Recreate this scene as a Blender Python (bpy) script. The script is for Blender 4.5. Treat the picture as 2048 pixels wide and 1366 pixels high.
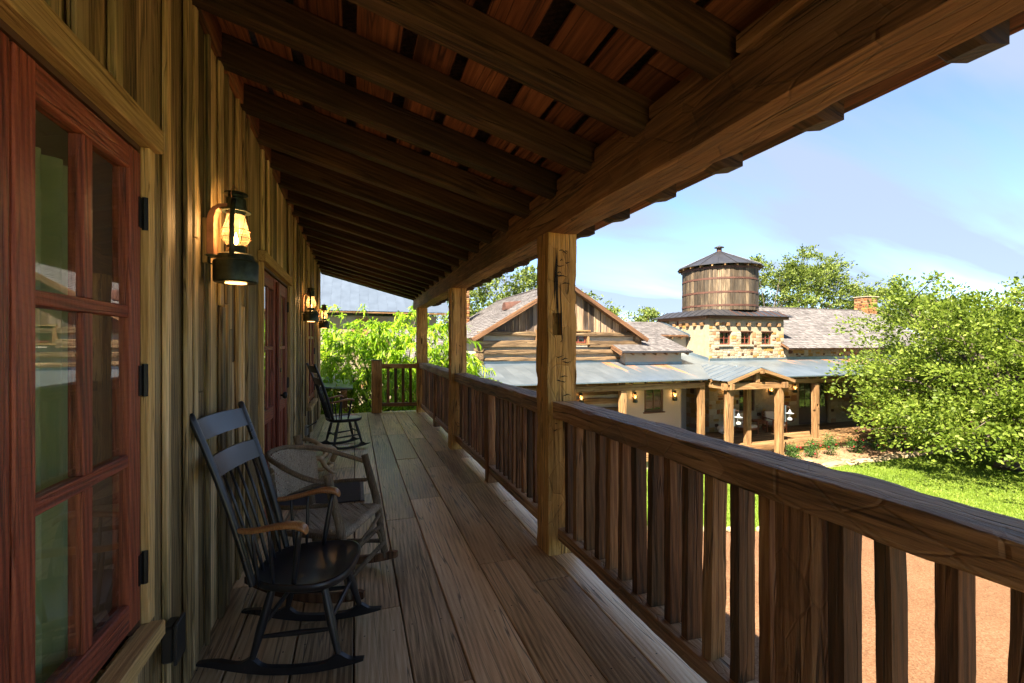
import bpy, bmesh, math, random
import numpy as np
from mathutils import Vector, Matrix, noise as mnoise

random.seed(7)
rng = np.random.default_rng(7)
R = math.radians
scene = bpy.context.scene
for o in list(bpy.data.objects):
    bpy.data.objects.remove(o)
COL = scene.collection

# ------------------------------------------------------------------ camera
YAW = 19.04
cam_d = bpy.data.cameras.new('camera')
cam_d.sensor_width = 36.0
cam_d.lens = 16.0
cam_d.shift_y = 5.0 / 2048
cam_d.clip_start = 0.05
cam_d.clip_end = 2000
cam = bpy.data.objects.new('camera', cam_d)
cam.location = (0, 0, 1.48)
cam.rotation_euler = (R(90), 0, R(-YAW))
COL.objects.link(cam)
scene.camera = cam

# ------------------------------------------------------------------ sky and sun
SUN_EL, SUN_AZ = 48.0, 230.0          # azimuth clockwise from +Y: the sun stands to the left, slightly behind
world = bpy.data.worlds.new('World')
scene.world = world
world.use_nodes = True
wn, wl = world.node_tree.nodes, world.node_tree.links
wn.clear()
w_out = wn.new('ShaderNodeOutputWorld')
w_bg = wn.new('ShaderNodeBackground')
w_bg.inputs['Strength'].default_value = 0.056
w_sky = wn.new('ShaderNodeTexSky')
w_sky.sky_type = 'NISHITA'
w_sky.sun_disc = False
w_sky.sun_elevation = R(SUN_EL)
w_sky.sun_rotation = R(SUN_AZ)
w_sky.altitude = 200
w_sky.air_density = 0.8
w_sky.dust_density = 0.05
w_sky.ozone_density = 4.5
w_tc = wn.new('ShaderNodeTexCoord')
w_sep = wn.new('ShaderNodeSeparateXYZ')
wl.new(w_tc.outputs['Generated'], w_sep.inputs[0])
w_add = wn.new('ShaderNodeMath'); w_add.operation = 'ADD'; w_add.inputs[1].default_value = 0.22
w_abs = wn.new('ShaderNodeMath'); w_abs.operation = 'ABSOLUTE'
wl.new(w_sep.outputs['Z'], w_abs.inputs[0]); wl.new(w_abs.outputs[0], w_add.inputs[0])
w_div = wn.new('ShaderNodeVectorMath'); w_div.operation = 'DIVIDE'
w_cmb = wn.new('ShaderNodeCombineXYZ')
for k in range(3):
    wl.new(w_add.outputs[0], w_cmb.inputs[k])
wl.new(w_tc.outputs['Generated'], w_div.inputs[0]); wl.new(w_cmb.outputs[0], w_div.inputs[1])
w_map = wn.new('ShaderNodeMapping')
w_map.inputs['Rotation'].default_value = (0, 0, R(-28))
w_map.inputs['Scale'].default_value = (0.42, 1.5, 0.0)
wl.new(w_div.outputs[0], w_map.inputs[0])
w_no = wn.new('ShaderNodeTexNoise')
w_no.inputs['Scale'].default_value = 1.35
w_no.inputs['Detail'].default_value = 5
w_no.inputs['Roughness'].default_value = 0.5
w_no.inputs['Distortion'].default_value = 0.35
wl.new(w_map.outputs[0], w_no.inputs['Vector'])
w_rmp = wn.new('ShaderNodeValToRGB')
w_rmp.color_ramp.elements[0].position = 0.34
w_rmp.color_ramp.elements[0].color = (0, 0, 0, 1)
w_rmp.color_ramp.elements[1].position = 0.56
w_rmp.color_ramp.elements[1].color = (0.9, 0.9, 0.9, 1)
wl.new(w_no.outputs['Fac'], w_rmp.inputs[0])
w_mix = wn.new('ShaderNodeMix'); w_mix.data_type = 'RGBA'
w_mix.inputs['B'].default_value = (1.75, 2.1, 2.8, 1)
wl.new(w_rmp.outputs['Color'], w_mix.inputs['Factor'])
wl.new(w_sky.outputs['Color'], w_mix.inputs['A'])
wl.new(w_mix.outputs['Result'], w_bg.inputs['Color'])
wl.new(w_bg.outputs[0], w_out.inputs['Surface'])

sun_d = bpy.data.lights.new('sun', 'SUN')
sun_d.energy = 4.3
sun_d.angle = R(0.5)
sun_d.color = (1.0, 0.88, 0.70)
sun = bpy.data.objects.new('sun', sun_d)
sdir = Vector((math.sin(R(SUN_AZ)) * math.cos(R(SUN_EL)), math.cos(R(SUN_AZ)) * math.cos(R(SUN_EL)), math.sin(R(SUN_EL))))
sun.rotation_euler = sdir.to_track_quat('Z', 'Y').to_euler()
sun.location = sdir * 60
COL.objects.link(sun)

scene.view_settings.view_transform = 'Standard'
scene.view_settings.look = 'None'
scene.view_settings.gamma = 1.0
scene.view_settings.use_curve_mapping = False
scene.view_settings.exposure = 2.65
scene.cycles.max_bounces = 6
scene.cycles.diffuse_bounces = 4
scene.cycles.glossy_bounces = 3
scene.cycles.transmission_bounces = 4
scene.cycles.caustics_reflective = False
scene.cycles.caustics_refractive = False
scene.cycles.adaptive_threshold = 0.025
scene.cycles.transparent_max_bounces = 5
scene.cycles.use_denoising = True

# ------------------------------------------------------------------ object helpers
LM = {}          # matrix of each object in the frame its parts are written in
def ident(): return Matrix.Identity(4)
def tr(x, y=None, z=None):
    return Matrix.Translation(Vector(x) if y is None else Vector((x, y, z)))
def attach(ob, M, parent=None):
    COL.objects.link(ob) if ob.name not in COL.objects else None
    if parent is not None:
        ob.parent = parent
        ob.matrix_basis = LM[parent].inverted() @ M
    else:
        ob.matrix_basis = M
    LM[ob] = M.copy()
    return ob
def tag(o, label, cat, group=None, kind=None):
    if label: o['label'] = label
    if cat: o['category'] = cat
    if group: o['group'] = group
    if kind: o['kind'] = kind
    return o
def thing(name, label, cat, base=(0, 0, 0), group=None, kind=None, local=False):
    """Empty at the base. static things take parts in world coordinates, local ones in their own."""
    o = bpy.data.objects.new(name, None)
    o.empty_display_size = 0.2
    COL.objects.link(o)
    if local:
        LM[o] = ident()
    else:
        o.location = base
        LM[o] = tr(base)
    return tag(o, label, cat, group, kind)
def place(root, loc, rz=0.0, s=1.0):
    root.location = loc
    root.rotation_euler = (0, 0, R(rz))
    root.scale = (s, s, s)
    return root
def copy_tree(o, parent=None):
    c = o.copy()
    COL.objects.link(c)
    c.parent = parent
    for ch in o.children:
        copy_tree(ch, c)
    return c
def axes(p0, p1, up=(0, 0, 1)):
    """matrix whose Z runs p0 -> p1, origin at the middle, Y as near to up as can be"""
    p0, p1 = Vector(p0), Vector(p1)
    z = (p1 - p0).normalized()
    u = Vector(up)
    if abs(z.dot(u)) > 0.98:
        u = Vector((0, 1, 0))
    x = u.cross(z).normalized()
    y = z.cross(x)
    m = Matrix((x, y, z)).transposed().to_4x4()
    m.translation = (p0 + p1) / 2
    return m

class MB:
    def __init__(s):
        s.v, s.f, s.mi = [], [], []
    def add(s, vs, fs, M=None, mi=0):
        n = len(s.v)
        s.v += [tuple(M @ Vector(p)) for p in vs] if M is not None else [tuple(p) for p in vs]
        s.f += [tuple(i + n for i in f) for f in fs]
        s.mi += [mi] * len(fs)
        return s
    def box(s, c, d, M=None, mi=0):
        x, y, z = c; a, b, h = d[0] / 2, d[1] / 2, d[2] / 2
        vs = [(x + i * a, y + j * b, z + k * h) for i in (-1, 1) for j in (-1, 1) for k in (-1, 1)]
        fs = [(0, 1, 3, 2), (4, 6, 7, 5), (0, 4, 5, 1), (2, 3, 7, 6), (0, 2, 6, 4), (1, 5, 7, 3)]
        return s.add(vs, fs, M, mi)
    def bbox(s, c, d, b=0.006, M=None, mi=0):
        """box with chamfered edges along all sides"""
        x, y, z = c; h = [q / 2 for q in d]
        b = min(b, *[q * 0.45 for q in h])
        vs, idx = [], {}
        for i in (-1, 1):
            for j in (-1, 1):
                for k in (-1, 1):
                    sg = (i, j, k)
                    for a in range(3):
                        p = [sg[q] * (h[q] - (0 if q == a else b)) for q in range(3)]
                        idx[(sg, a)] = len(vs); vs.append((x + p[0], y + p[1], z + p[2]))
        fs = []
        def flip(t, q):
            t = list(t); t[q] = -t[q]; return tuple(t)
        for a in range(3):
            q, r = (a + 1) % 3, (a + 2) % 3
            for sg in (-1, 1):
                ring = []
                for (m, n) in ((-1, -1), (1, -1), (1, 1), (-1, 1)):
                    t = [0, 0, 0]; t[a] = sg; t[q] = m; t[r] = n
                    ring.append(idx[(tuple(t), a)])
                fs.append(tuple(ring if sg > 0 else ring[::-1]))
            for m in (-1, 1):
                for n in (-1, 1):
                    t = [0, 0, 0]; t[q] = m; t[r] = n
                    t0, t1 = list(t), list(t); t0[a] = -1; t1[a] = 1
                    t0, t1 = tuple(t0), tuple(t1)
                    fs.append((idx[(t0, q)], idx[(t1, q)], idx[(t1, r)], idx[(t0, r)]))
        for i in (-1, 1):
            for j in (-1, 1):
                for k in (-1, 1):
                    fs.append(tuple(idx[((i, j, k), a)] for a in range(3)))
        return s.add(vs, fs, M, mi)
    def tube(s, pts, rad, n=10, caps=True, M=None, mi=0, flat=1.0, closed=False):
        pts = [Vector(p) for p in pts]
        if not isinstance(rad, (list, tuple)): rad = [rad] * len(pts)
        vs, fs = [], []
        m = len(pts)
        prev = None
        for i, p in enumerate(pts):
            if closed: t = pts[(i + 1) % m] - pts[i - 1]
            else: t = (pts[min(i + 1, m - 1)] - pts[max(i - 1, 0)])
            t.normalize()
            if prev is None:
                u = Vector((0, 0, 1)) if abs(t.z) < 0.9 else Vector((1, 0, 0))
                a = u.cross(t).normalized()
            else:
                a = (prev - t * prev.dot(t)).normalized()
            prev = a
            b = t.cross(a)
            for k in range(n):
                an = 2 * math.pi * k / n
                vs.append(p + a * (math.cos(an) * rad[i]) + b * (math.sin(an) * rad[i] * flat))
        for i in range(m if closed else m - 1):
            i2 = (i + 1) % m
            for k in range(n):
                k2 = (k + 1) % n
                fs.append((i * n + k, i * n + k2, i2 * n + k2, i2 * n + k))
        if caps and not closed:
            fs.append(tuple(range(n))[::-1]); fs.append(tuple((m - 1) * n + k for k in range(n)))
        return s.add(vs, fs, M, mi)
    def lathe(s, prof, n=24, c=(0, 0, 0), M=None, mi=0, caps=True):
        vs, fs = [], []
        for (r, z) in prof:
            for k in range(n):
                an = 2 * math.pi * k / n
                vs.append((c[0] + r * math.cos(an), c[1] + r * math.sin(an), c[2] + z))
        for i in range(len(prof) - 1):
            for k in range(n):
                k2 = (k + 1) % n
                fs.append((i * n + k, i * n + k2, (i + 1) * n + k2, (i + 1) * n + k))
        if caps:
            fs.append(tuple(range(n))[::-1]); fs.append(tuple((len(prof) - 1) * n + k for k in range(n)))
        return s.add(vs, fs, M, mi)
    def prism(s, poly, depth, M=None, mi=0):
        """poly: list of (a, b) in local X,Z; extruded along Y from 0 to depth"""
        n = len(poly)
        vs = [(a, 0, b) for a, b in poly] + [(a, depth, b) for a, b in poly]
        fs = [tuple(range(n)), tuple(range(n, 2 * n))[::-1]]
        fs += [(i, i + n, (i + 1) % n + n, (i + 1) % n) for i in range(n)]
        return s.add(vs, fs, M, mi)
    def mesh(s, name, smooth=False, fix=True):
        me = bpy.data.meshes.new(name)
        me.from_pydata(s.v, [], s.f)
        if any(s.mi):
            me.polygons.foreach_set('material_index', s.mi)
        if fix:
            bm = bmesh.new(); bm.from_mesh(me)
            bmesh.ops.recalc_face_normals(bm, faces=bm.faces)
            bm.to_mesh(me); bm.free()
        if smooth:
            me.polygons.foreach_set('use_smooth', [True] * len(me.polygons))
            if smooth == 'auto':
                try: me.set_sharp_from_angle(angle=R(38))
                except Exception: pass
        me.update()
        return me
    def build(s, name, mat, parent=None, M=None, smooth=False):
        me = s.mesh(name, smooth)
        return link_mesh(name, me, mat, parent, M)
def link_mesh(name, me, mat, parent=None, M=None):
    ob = bpy.data.objects.new(name, me)
    ms = mat if isinstance(mat, (list, tuple)) else [mat]
    if len(me.materials) == 0:
        for m in ms:
            me.materials.append(m)
    return attach(ob, M if M is not None else ident(), parent)

def stick(name, p0, p1, w, t, mat, parent, up=(0, 0, 1), b=0.005, jit=0.0):
    """a straight board: length p0 -> p1 (local Z), w across, t along up"""
    L = (Vector(p1) - Vector(p0)).length
    m = MB().bbox((0, 0, 0), (w, t, L), b)
    if jit:
        m.v = [(x + random.uniform(-jit, jit), y + random.uniform(-jit, jit), z) for x, y, z in m.v]
    return m.build(name, mat, parent, axes(p0, p1, up))

def hewn(w, t, L, seg=30, k=5, amp=0.008, fr=3.0, bow=0.0, seed=0, b=0.02, hole=None, chips=0.0):
    """hand hewn timber, length along Z centred; cross-section w (X) by t (Y), surfaces wavy, arrises worn"""
    bm = bmesh.new()
    ring = []
    for i in range(k): ring.append((-w / 2 + w * i / k, -t / 2))
    for i in range(k): ring.append((w / 2, -t / 2 + t * i / k))
    for i in range(k): ring.append((w / 2 - w * i / k, t / 2))
    for i in range(k): ring.append((-w / 2, t / 2 - t * i / k))
    n = len(ring)
    rows = []
    sv = Vector((seed * 13.7, seed * 5.1, seed * 3.3))
    for j in range(seg + 1):
        z = -L / 2 + L * j / seg
        row = []
        for (x, y) in ring:
            cx, cy = abs(x) > w / 2 - 1e-6, abs(y) > t / 2 - 1e-6
            p = Vector((x, y, z))
            q = p * fr + sv
            nv = mnoise.noise(q)
            nv2 = mnoise.noise(q * 3.1 + Vector((9, 2, 4)))
            d = amp * (nv + 0.45 * nv2)
            ox = (1 if x > 0 else -1) * d if cx else 0
            oy = (1 if y > 0 else -1) * (amp * (mnoise.noise(q + Vector((31, 7, 3))) + 0.45 * nv2)) if cy else 0
            if cx and cy:
                wear = b * (0.55 + 0.9 * abs(mnoise.noise(q * 1.7 + Vector((3, 3, 3)))))
                if chips: wear += chips * max(0, mnoise.noise(q * 2.3 + Vector((71, 3, 3))) - 0.15)
                ox -= (1 if x > 0 else -1) * wear * 0.5; oy -= (1 if y > 0 else -1) * wear * 0.5
            bx = bow * mnoise.noise(Vector((z * 0.55, seed * 7.7, 0)))
            by = bow * mnoise.noise(Vector((z * 0.55, seed * 7.7, 9)))
            row.append(bm.verts.new((x + ox + bx, y + oy + by, z)))
        rows.append(row)
    faces = {}
    for j in range(seg):
        for i in range(n):
            faces[(j, i)] = bm.faces.new((rows[j][i], rows[j][(i + 1) % n], rows[j + 1][(i + 1) % n], rows[j + 1][i]))
    bm.faces.new(rows[0][::-1]); bm.faces.new(rows[-1])
    if hole:
        side, i0, i1, z0, z1, dep = hole          # side 0: -Y, 1: +X, 2: +Y, 3: -X
        j0, j1 = int((z0 + L / 2) / L * seg), int((z1 + L / 2) / L * seg)
        fs = [faces[(j, side * k + i)] for j in range(j0, max(j1, j0 + 1)) for i in range(i0, i1)]
        r = bmesh.ops.extrude_face_region(bm, geom=fs)
        dv = [(0, 1, 0), (-1, 0, 0), (0, -1, 0), (1, 0, 0)][side]
        for v in r['geom']:
            if isinstance(v, bmesh.types.BMVert): v.co += Vector(dv) * dep
        bmesh.ops.delete(bm, geom=fs, context='FACES')
    bmesh.ops.recalc_face_normals(bm, faces=bm.faces)
    me = bpy.data.meshes.new('timber'); bm.to_mesh(me); bm.free()
    me.polygons.foreach_set('use_smooth', [True] * len(me.polygons))
    try: me.set_sharp_from_angle(angle=R(50))
    except Exception: pass
    return me
def timber(name, p0, p1, w, t, mat, parent=None, up=(0, 0, 1), **kw):
    L = (Vector(p1) - Vector(p0)).length
    return link_mesh(name, hewn(w, t, L, **kw), mat, parent, axes(p0, p1, up))

# ------------------------------------------------------------------ materials
class NT:
    def __init__(s, name):
        s.m = bpy.data.materials.new(name); s.m.use_nodes = True
        s.n, s.l = s.m.node_tree.nodes, s.m.node_tree.links
        s.b = s.n['Principled BSDF']
    def node(s, t, **kw):
        n = s.n.new(t)
        for k, v in kw.items():
            if k in n.inputs: n.inputs[k].default_value = v
            else: setattr(n, k, v)
        return n
    def math(s, op, a, b=None, clamp=False):
        n = s.n.new('ShaderNodeMath'); n.operation = op; n.use_clamp = clamp
        for i, x in enumerate((a, b)):
            if x is None: continue
            if isinstance(x, (int, float)): n.inputs[i].default_value = x
            else: s.l.new(x, n.inputs[i])
        return n.outputs[0]
    def mix(s, f, a, b, blend='MIX'):
        n = s.n.new('ShaderNodeMix'); n.data_type = 'RGBA'; n.blend_type = blend
        for key, x in (('Factor', f), ('A', a), ('B', b)):
            if isinstance(x, (int, float)): n.inputs[key].default_value = x
            elif isinstance(x, (tuple, list)): n.inputs[key].default_value = (*x[:3], 1)
            else: s.l.new(x, n.inputs[key])
        return n.outputs['Result']
    def ramp(s, fac, stops):
        n = s.n.new('ShaderNodeValToRGB'); e = n.color_ramp.elements
        while len(e) < len(stops): e.new(0.5)
        for el, (p, c) in zip(e, stops):
            el.position = p
            el.color = (c, c, c, 1) if isinstance(c, (int, float)) else (*c, 1)
        s.l.new(fac, n.inputs[0]); return n.outputs['Color']
    def coords(s, scale=(1, 1, 1), rnd=True, out='Object', rot=(0, 0, 0)):
        tc = s.n.new('ShaderNodeTexCoord')
        v = tc.outputs[out]
        if rnd:
            oi = s.n.new('ShaderNodeObjectInfo')
            mu = s.n.new('ShaderNodeVectorMath'); mu.operation = 'MULTIPLY_ADD'
            cb = s.n.new('ShaderNodeCombineXYZ')
            for k in range(3): s.l.new(oi.outputs['Random'], cb.inputs[k])
            s.l.new(cb.outputs[0], mu.inputs[0]); mu.inputs[1].default_value = (53, 31, 17)
            s.l.new(v, mu.inputs[2]); v = mu.outputs[0]
        mp = s.n.new('ShaderNodeMapping'); mp.inputs['Scale'].default_value = scale
        mp.inputs['Rotation'].default_value = rot
        s.l.new(v, mp.inputs[0]); return mp.outputs[0]
    def noise(s, vec, scale, detail=6, rough=0.6, dist=0.0):
        n = s.node('ShaderNodeTexNoise')
        n.inputs['Scale'].default_value = scale; n.inputs['Detail'].default_value = detail
        n.inputs['Roughness'].default_value = rough; n.inputs['Distortion'].default_value = dist
        s.l.new(vec, n.inputs['Vector']); return n.outputs['Fac']
    def rand(s, k=1.0):
        oi = s.n.new('ShaderNodeObjectInfo')
        return s.math('FRACT', s.math('MULTIPLY', oi.outputs['Random'], k))
    def bump(s, h, strength=0.4, dist=0.01):
        n = s.node('ShaderNodeBump'); n.inputs['Strength'].default_value = strength; n.inputs['Distance'].default_value = dist
        s.l.new(h, n.inputs['Height']); s.l.new(n.outputs[0], s.b.inputs['Normal'])
    def col(s, c):
        if isinstance(c, (tuple, list)): s.b.inputs['Base Color'].default_value = (*c[:3], 1)
        else: s.l.new(c, s.b.inputs['Base Color'])
    def rough(s, r):
        if isinstance(r, (int, float)): s.b.inputs['Roughness'].default_value = r
        else: s.l.new(r, s.b.inputs['Roughness'])

def wood(name, dark, mid, light, sc=16.0, gz=0.05, rough=0.72, bump=0.5, var=0.4, crack=0.7, tint=None, tintamt=0.5, spec=0.3, ring=0.3, knots=0.5, bd=0.012, saw=0.0, fine=4.0, con=1.0, hew=0.0):
    """wood with its grain along local Z: fibres, growth rings, drying checks, knots, board to board variation"""
    t = NT(name)
    s4 = sc * fine
    A = t.noise(t.coords((1, 1, gz * 0.5)), s4, 5, 0.76)
    B = t.noise(t.coords((1, 1, 0.2)), 4.2, 3, 0.6)
    wv = t.node('ShaderNodeTexWave', wave_type='BANDS', bands_direction='DIAGONAL')
    wv.inputs['Scale'].default_value = sc * 1.3; wv.inputs['Distortion'].default_value = 5.0
    wv.inputs['Detail'].default_value = 2; wv.inputs['Detail Scale'].default_value = 0.7
    t.l.new(t.coords((1, 1, 0.07)), wv.inputs['Vector'])
    C = t.noise(t.coords((1, 1, 0.035)), sc * 1.1, 2, 0.5)
    a = t.math('SUBTRACT', A, 0.5); b = t.math('SUBTRACT', B, 0.5); w = t.math('SUBTRACT', wv.outputs['Fac'], 0.5)
    f = t.math('ADD', t.math('MULTIPLY', a, 1.35 * con), t.math('MULTIPLY', b, 1.1))
    f = t.math('ADD', f, t.math('MULTIPLY', w, ring * 0.5))
    f = t.math('ADD', f, t.math('MULTIPLY', t.math('SUBTRACT', t.rand(7.31), 0.5), var * 0.6))
    f = t.math('ADD', f, 0.5)
    c = t.ramp(f, [(0.16, dark), (0.5, mid), (0.86, light)])
    ln = t.math('ABSOLUTE', t.math('SUBTRACT', C, 0.5))
    gate = t.math('MULTIPLY', t.ramp(B, [(0.40, 0.0), (0.52, 1.0)]), 1.0)
    ck = t.math('ADD', t.ramp(ln, [(0.004, 0.0), (0.020, 1.0)]), t.math('SUBTRACT', 1.0, gate), clamp=True)
    ckc = t.ramp(ck, [(0.0, 0.10), (1.0, 1.0)])
    c = t.mix(crack, c, t.mix(1.0, c, ckc, 'MULTIPLY'))
    if knots:
        vo = t.node('ShaderNodeTexVoronoi'); vo.inputs['Scale'].default_value = 3.0
        t.l.new(t.coords((1.0, 1.0, 0.45)), vo.inputs['Vector'])
        kn = t.ramp(vo.outputs['Distance'], [(0.02, 0.15), (0.05, 0.55), (0.075, 0.45), (0.10, 1.0)])
        c = t.mix(knots, c, t.mix(1.0, c, kn, 'MULTIPLY'))
    if tint:
        tm = t.ramp(t.noise(t.coords((1, 1, 0.25)), 3.1, 3, 0.65), [(0.44, 0.0), (0.62, tintamt)])
        c = t.mix(tm, c, t.mix(0.55, tint, t.mix(1.0, c, tint, 'OVERLAY')))
    he = None
    if hew:
        vh = t.node('ShaderNodeTexVoronoi', feature='F1'); vh.inputs['Scale'].default_value = 9.0
        t.l.new(t.coords((1.25, 1.25, 0.55)), vh.inputs['Vector'])
        sc_ = t.n.new('ShaderNodeSeparateColor'); t.l.new(vh.outputs['Color'], sc_.inputs[0])
        c = t.mix(hew, c, t.mix(1.0, c, t.ramp(sc_.outputs[0], [(0.0, 0.55), (1.0, 1.3)]), 'MULTIPLY'))
        ve_ = t.node('ShaderNodeTexVoronoi', feature='DISTANCE_TO_EDGE'); ve_.inputs['Scale'].default_value = 9.0
        t.l.new(t.coords((1.25, 1.25, 0.55)), ve_.inputs['Vector'])
        he = t.math('ADD', t.ramp(ve_.outputs['Distance'], [(0.004, 0.0), (0.05, 1.0)]), t.ramp(B, [(0.42, 0.0), (0.60, 1.0)]), clamp=True)
        c = t.mix(hew, c, t.mix(1.0, c, t.ramp(he, [(0.0, 0.55), (0.5, 1.0)]), 'MULTIPLY'))
    if saw:
        sw = t.node('ShaderNodeTexWave', wave_type='BANDS', bands_direction='Z')
        sw.inputs['Scale'].default_value = 19.0; sw.inputs['Distortion'].default_value = 5.0; sw.inputs['Detail'].default_value = 2; sw.inputs['Detail Scale'].default_value = 1.2
        t.l.new(t.coords((0.35, 0.35, 1), rot=(0.45, 0.5, 0)), sw.inputs['Vector'])
        sm = t.ramp(sw.outputs['Fac'], [(0.05, 0.45), (0.30, 1.0)])
        c = t.mix(saw, c, t.mix(1.0, c, sm, 'MULTIPLY'))
    vv = t.math('ADD', t.math('MULTIPLY', t.rand(3.77), var), 1 - var * 0.5)
    cb = t.n.new('ShaderNodeCombineXYZ')
    for k in range(3): t.l.new(vv, cb.inputs[k])
    c = t.mix(1.0, c, cb.outputs[0], 'MULTIPLY')
    t.col(c)
    t.rough(t.math('ADD', t.math('MULTIPLY', A, 0.3), rough - 0.15))
    t.b.inputs['Specular IOR Level'].default_value = spec
    h = t.math('ADD', t.math('MULTIPLY', A, 0.7), t.math('MULTIPLY', ck, 0.8))
    h = t.math('ADD', h, t.math('MULTIPLY', wv.outputs['Fac'], 0.25 * ring))
    if saw: h = t.math('ADD', h, t.math('MULTIPLY', sm, saw * 0.6))
    if hew: h = t.math('ADD', h, t.math('MULTIPLY', t.math('ADD', he, sc_.outputs[0]), hew * 0.8))
    t.bump(h, bump, bd)
    return t.m

def plain(name, c, rough=0.6, metal=0.0, nsc=0, namt=0.2, bump=0.0, spec=0.5, rnd=True, nsc2=0):
    t = NT(name)
    t.b.inputs['Metallic'].default_value = metal
    t.b.inputs['Specular IOR Level'].default_value = spec
    if nsc:
        v = t.coords((1, 1, 1), rnd)
        A = t.noise(v, nsc, 6, 0.62)
        d = tuple(x * (1 - namt) for x in c); l = tuple(min(1, x * (1 + namt)) for x in c)
        cc = t.ramp(A, [(0.3, d), (0.7, l)])
        t.col(cc); t.rough(t.math('ADD', t.math('MULTIPLY', A, 0.25), rough - 0.12))
        if bump: t.bump(A, bump, 0.01)
    else:
        t.col(c); t.rough(rough)
    return t.m
M_wall = wood('weathered_siding', (0.06, 0.044, 0.022), (0.4, 0.285, 0.13), (0.75, 0.59, 0.34), sc=20, gz=0.035, var=0.95, bump=0.7, tint=(0.24, 0.225, 0.12), tintamt=0.75, spec=0.4, rough=0.6, ring=0.25)
M_trim = wood('weathered_trim', (0.3, 0.19, 0.08), (0.58, 0.39, 0.16), (0.74, 0.56, 0.29), sc=26, gz=0.05, var=0.3, spec=0.2, rough=0.8, crack=0.5, knots=0.3)
M_deck = wood('deck_plank_wood', (0.22, 0.14, 0.065), (0.63, 0.45, 0.245), (0.82, 0.66, 0.43), sc=17, gz=0.045, var=0.55, bump=0.32, rough=0.38, spec=0.55, tint=(0.46, 0.37, 0.26), tintamt=0.5, knots=0.8, crack=0.75, ring=0.4)
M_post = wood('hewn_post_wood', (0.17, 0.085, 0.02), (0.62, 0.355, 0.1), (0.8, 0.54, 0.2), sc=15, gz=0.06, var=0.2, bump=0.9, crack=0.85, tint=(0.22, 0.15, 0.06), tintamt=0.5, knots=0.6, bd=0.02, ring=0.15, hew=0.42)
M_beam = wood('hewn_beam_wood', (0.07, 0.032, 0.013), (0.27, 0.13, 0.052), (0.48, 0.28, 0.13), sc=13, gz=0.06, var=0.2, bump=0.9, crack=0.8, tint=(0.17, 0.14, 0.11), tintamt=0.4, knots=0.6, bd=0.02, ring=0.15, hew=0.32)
M_rail = wood('hewn_rail_wood', (0.07, 0.036, 0.017), (0.36, 0.2, 0.09), (0.62, 0.43, 0.25), sc=12, gz=0.05, var=0.2, bump=0.95, crack=0.8, rough=0.6, spec=0.45, tint=(0.19, 0.165, 0.14), tintamt=0.45, knots=0.7, bd=0.022, ring=0.15, hew=0.32)
M_balu = wood('baluster_wood', (0.04, 0.018, 0.008), (0.18, 0.08, 0.032), (0.34, 0.19, 0.08), sc=16, gz=0.05, var=0.7, bump=0.8, rough=0.66, spec=0.4, tint=(0.085, 0.08, 0.035), tintamt=0.5, knots=0.6)
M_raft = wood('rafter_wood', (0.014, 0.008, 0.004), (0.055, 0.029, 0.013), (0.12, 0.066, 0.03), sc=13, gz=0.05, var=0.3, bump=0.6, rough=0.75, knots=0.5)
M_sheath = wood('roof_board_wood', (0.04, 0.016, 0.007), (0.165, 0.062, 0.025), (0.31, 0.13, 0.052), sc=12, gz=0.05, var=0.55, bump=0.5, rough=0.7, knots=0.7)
M_red = wood('red_stained_wood', (0.10, 0.02, 0.009), (0.27, 0.058, 0.026), (0.40, 0.105, 0.05), sc=24, gz=0.05, var=0.12, bump=0.6, rough=0.5, spec=0.5, crack=0.45, ring=0.6, knots=0.2, saw=0.12, fine=3)
def worn_black():
    t = NT('black_paint')
    A = t.noise(t.coords((1, 1, 1), True), 46, 4, 0.7)
    B = t.noise(t.coords((1, 1, 1), True), 5, 3, 0.6)
    w = t.math('MULTIPLY', t.ramp(A, [(0.66, 0.0), (0.70, 1.0)]), t.ramp(B, [(0.50, 0.0), (0.60, 1.0)]))
    t.col(t.mix(w, t.ramp(B, [(0.3, (0.011, 0.012, 0.014)), (0.7, (0.022, 0.023, 0.027))]), (0.16, 0.075, 0.035)))
    t.rough(t.math('ADD', t.math('MULTIPLY', B, 0.3), 0.18)); t.b.inputs['Specular IOR Level'].default_value = 0.6
    t.bump(A, 0.05, 0.002)
    return t.m
M_black = worn_black()
M_arm = wood('varnished_arm_wood', (0.20, 0.075, 0.022), (0.38, 0.165, 0.055), (0.52, 0.26, 0.09), sc=40, gz=0.2, var=0.1, bump=0.1, rough=0.32, spec=0.6, crack=0.2, knots=0)
M_bark = wood('willow_bark', (0.06, 0.042, 0.026), (0.17, 0.125, 0.075), (0.33, 0.26, 0.17), sc=45, gz=0.15, var=0.3, bump=0.6, rough=0.7, knots=0.6, crack=0.5)
M_rush = wood('hickory_splint', (0.22, 0.18, 0.13), (0.46, 0.39, 0.29), (0.66, 0.58, 0.45), sc=60, gz=0.3, var=0.2, bump=0.4, rough=0.65, knots=0, crack=0.5)
M_antler = plain('antler_bone', (0.50, 0.36, 0.19), 0.45, nsc=14, namt=0.35, bump=0.3)
M_verdi = plain('aged_bronze', (0.055, 0.070, 0.050), 0.42, metal=0.75, nsc=16, namt=0.6, bump=0.15)
M_iron = plain('black_iron', (0.02, 0.02, 0.02), 0.45, metal=0.6, nsc=20, namt=0.3)
M_copper = plain('bracket_copper', (0.42, 0.22, 0.13), 0.45, metal=0.6, nsc=18, namt=0.35)
M_mat = plain('doormat_rubber', (0.035, 0.037, 0.042), 0.85, nsc=60, namt=0.4, bump=0.6)
M_matedge = plain('doormat_edge', (0.16, 0.165, 0.17), 0.8, nsc=40, namt=0.3)
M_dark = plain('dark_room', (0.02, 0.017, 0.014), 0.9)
M_curtain = plain('sage_curtain_cloth', (0.62, 0.76, 0.44), 0.85, nsc=5, namt=0.12)
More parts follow.
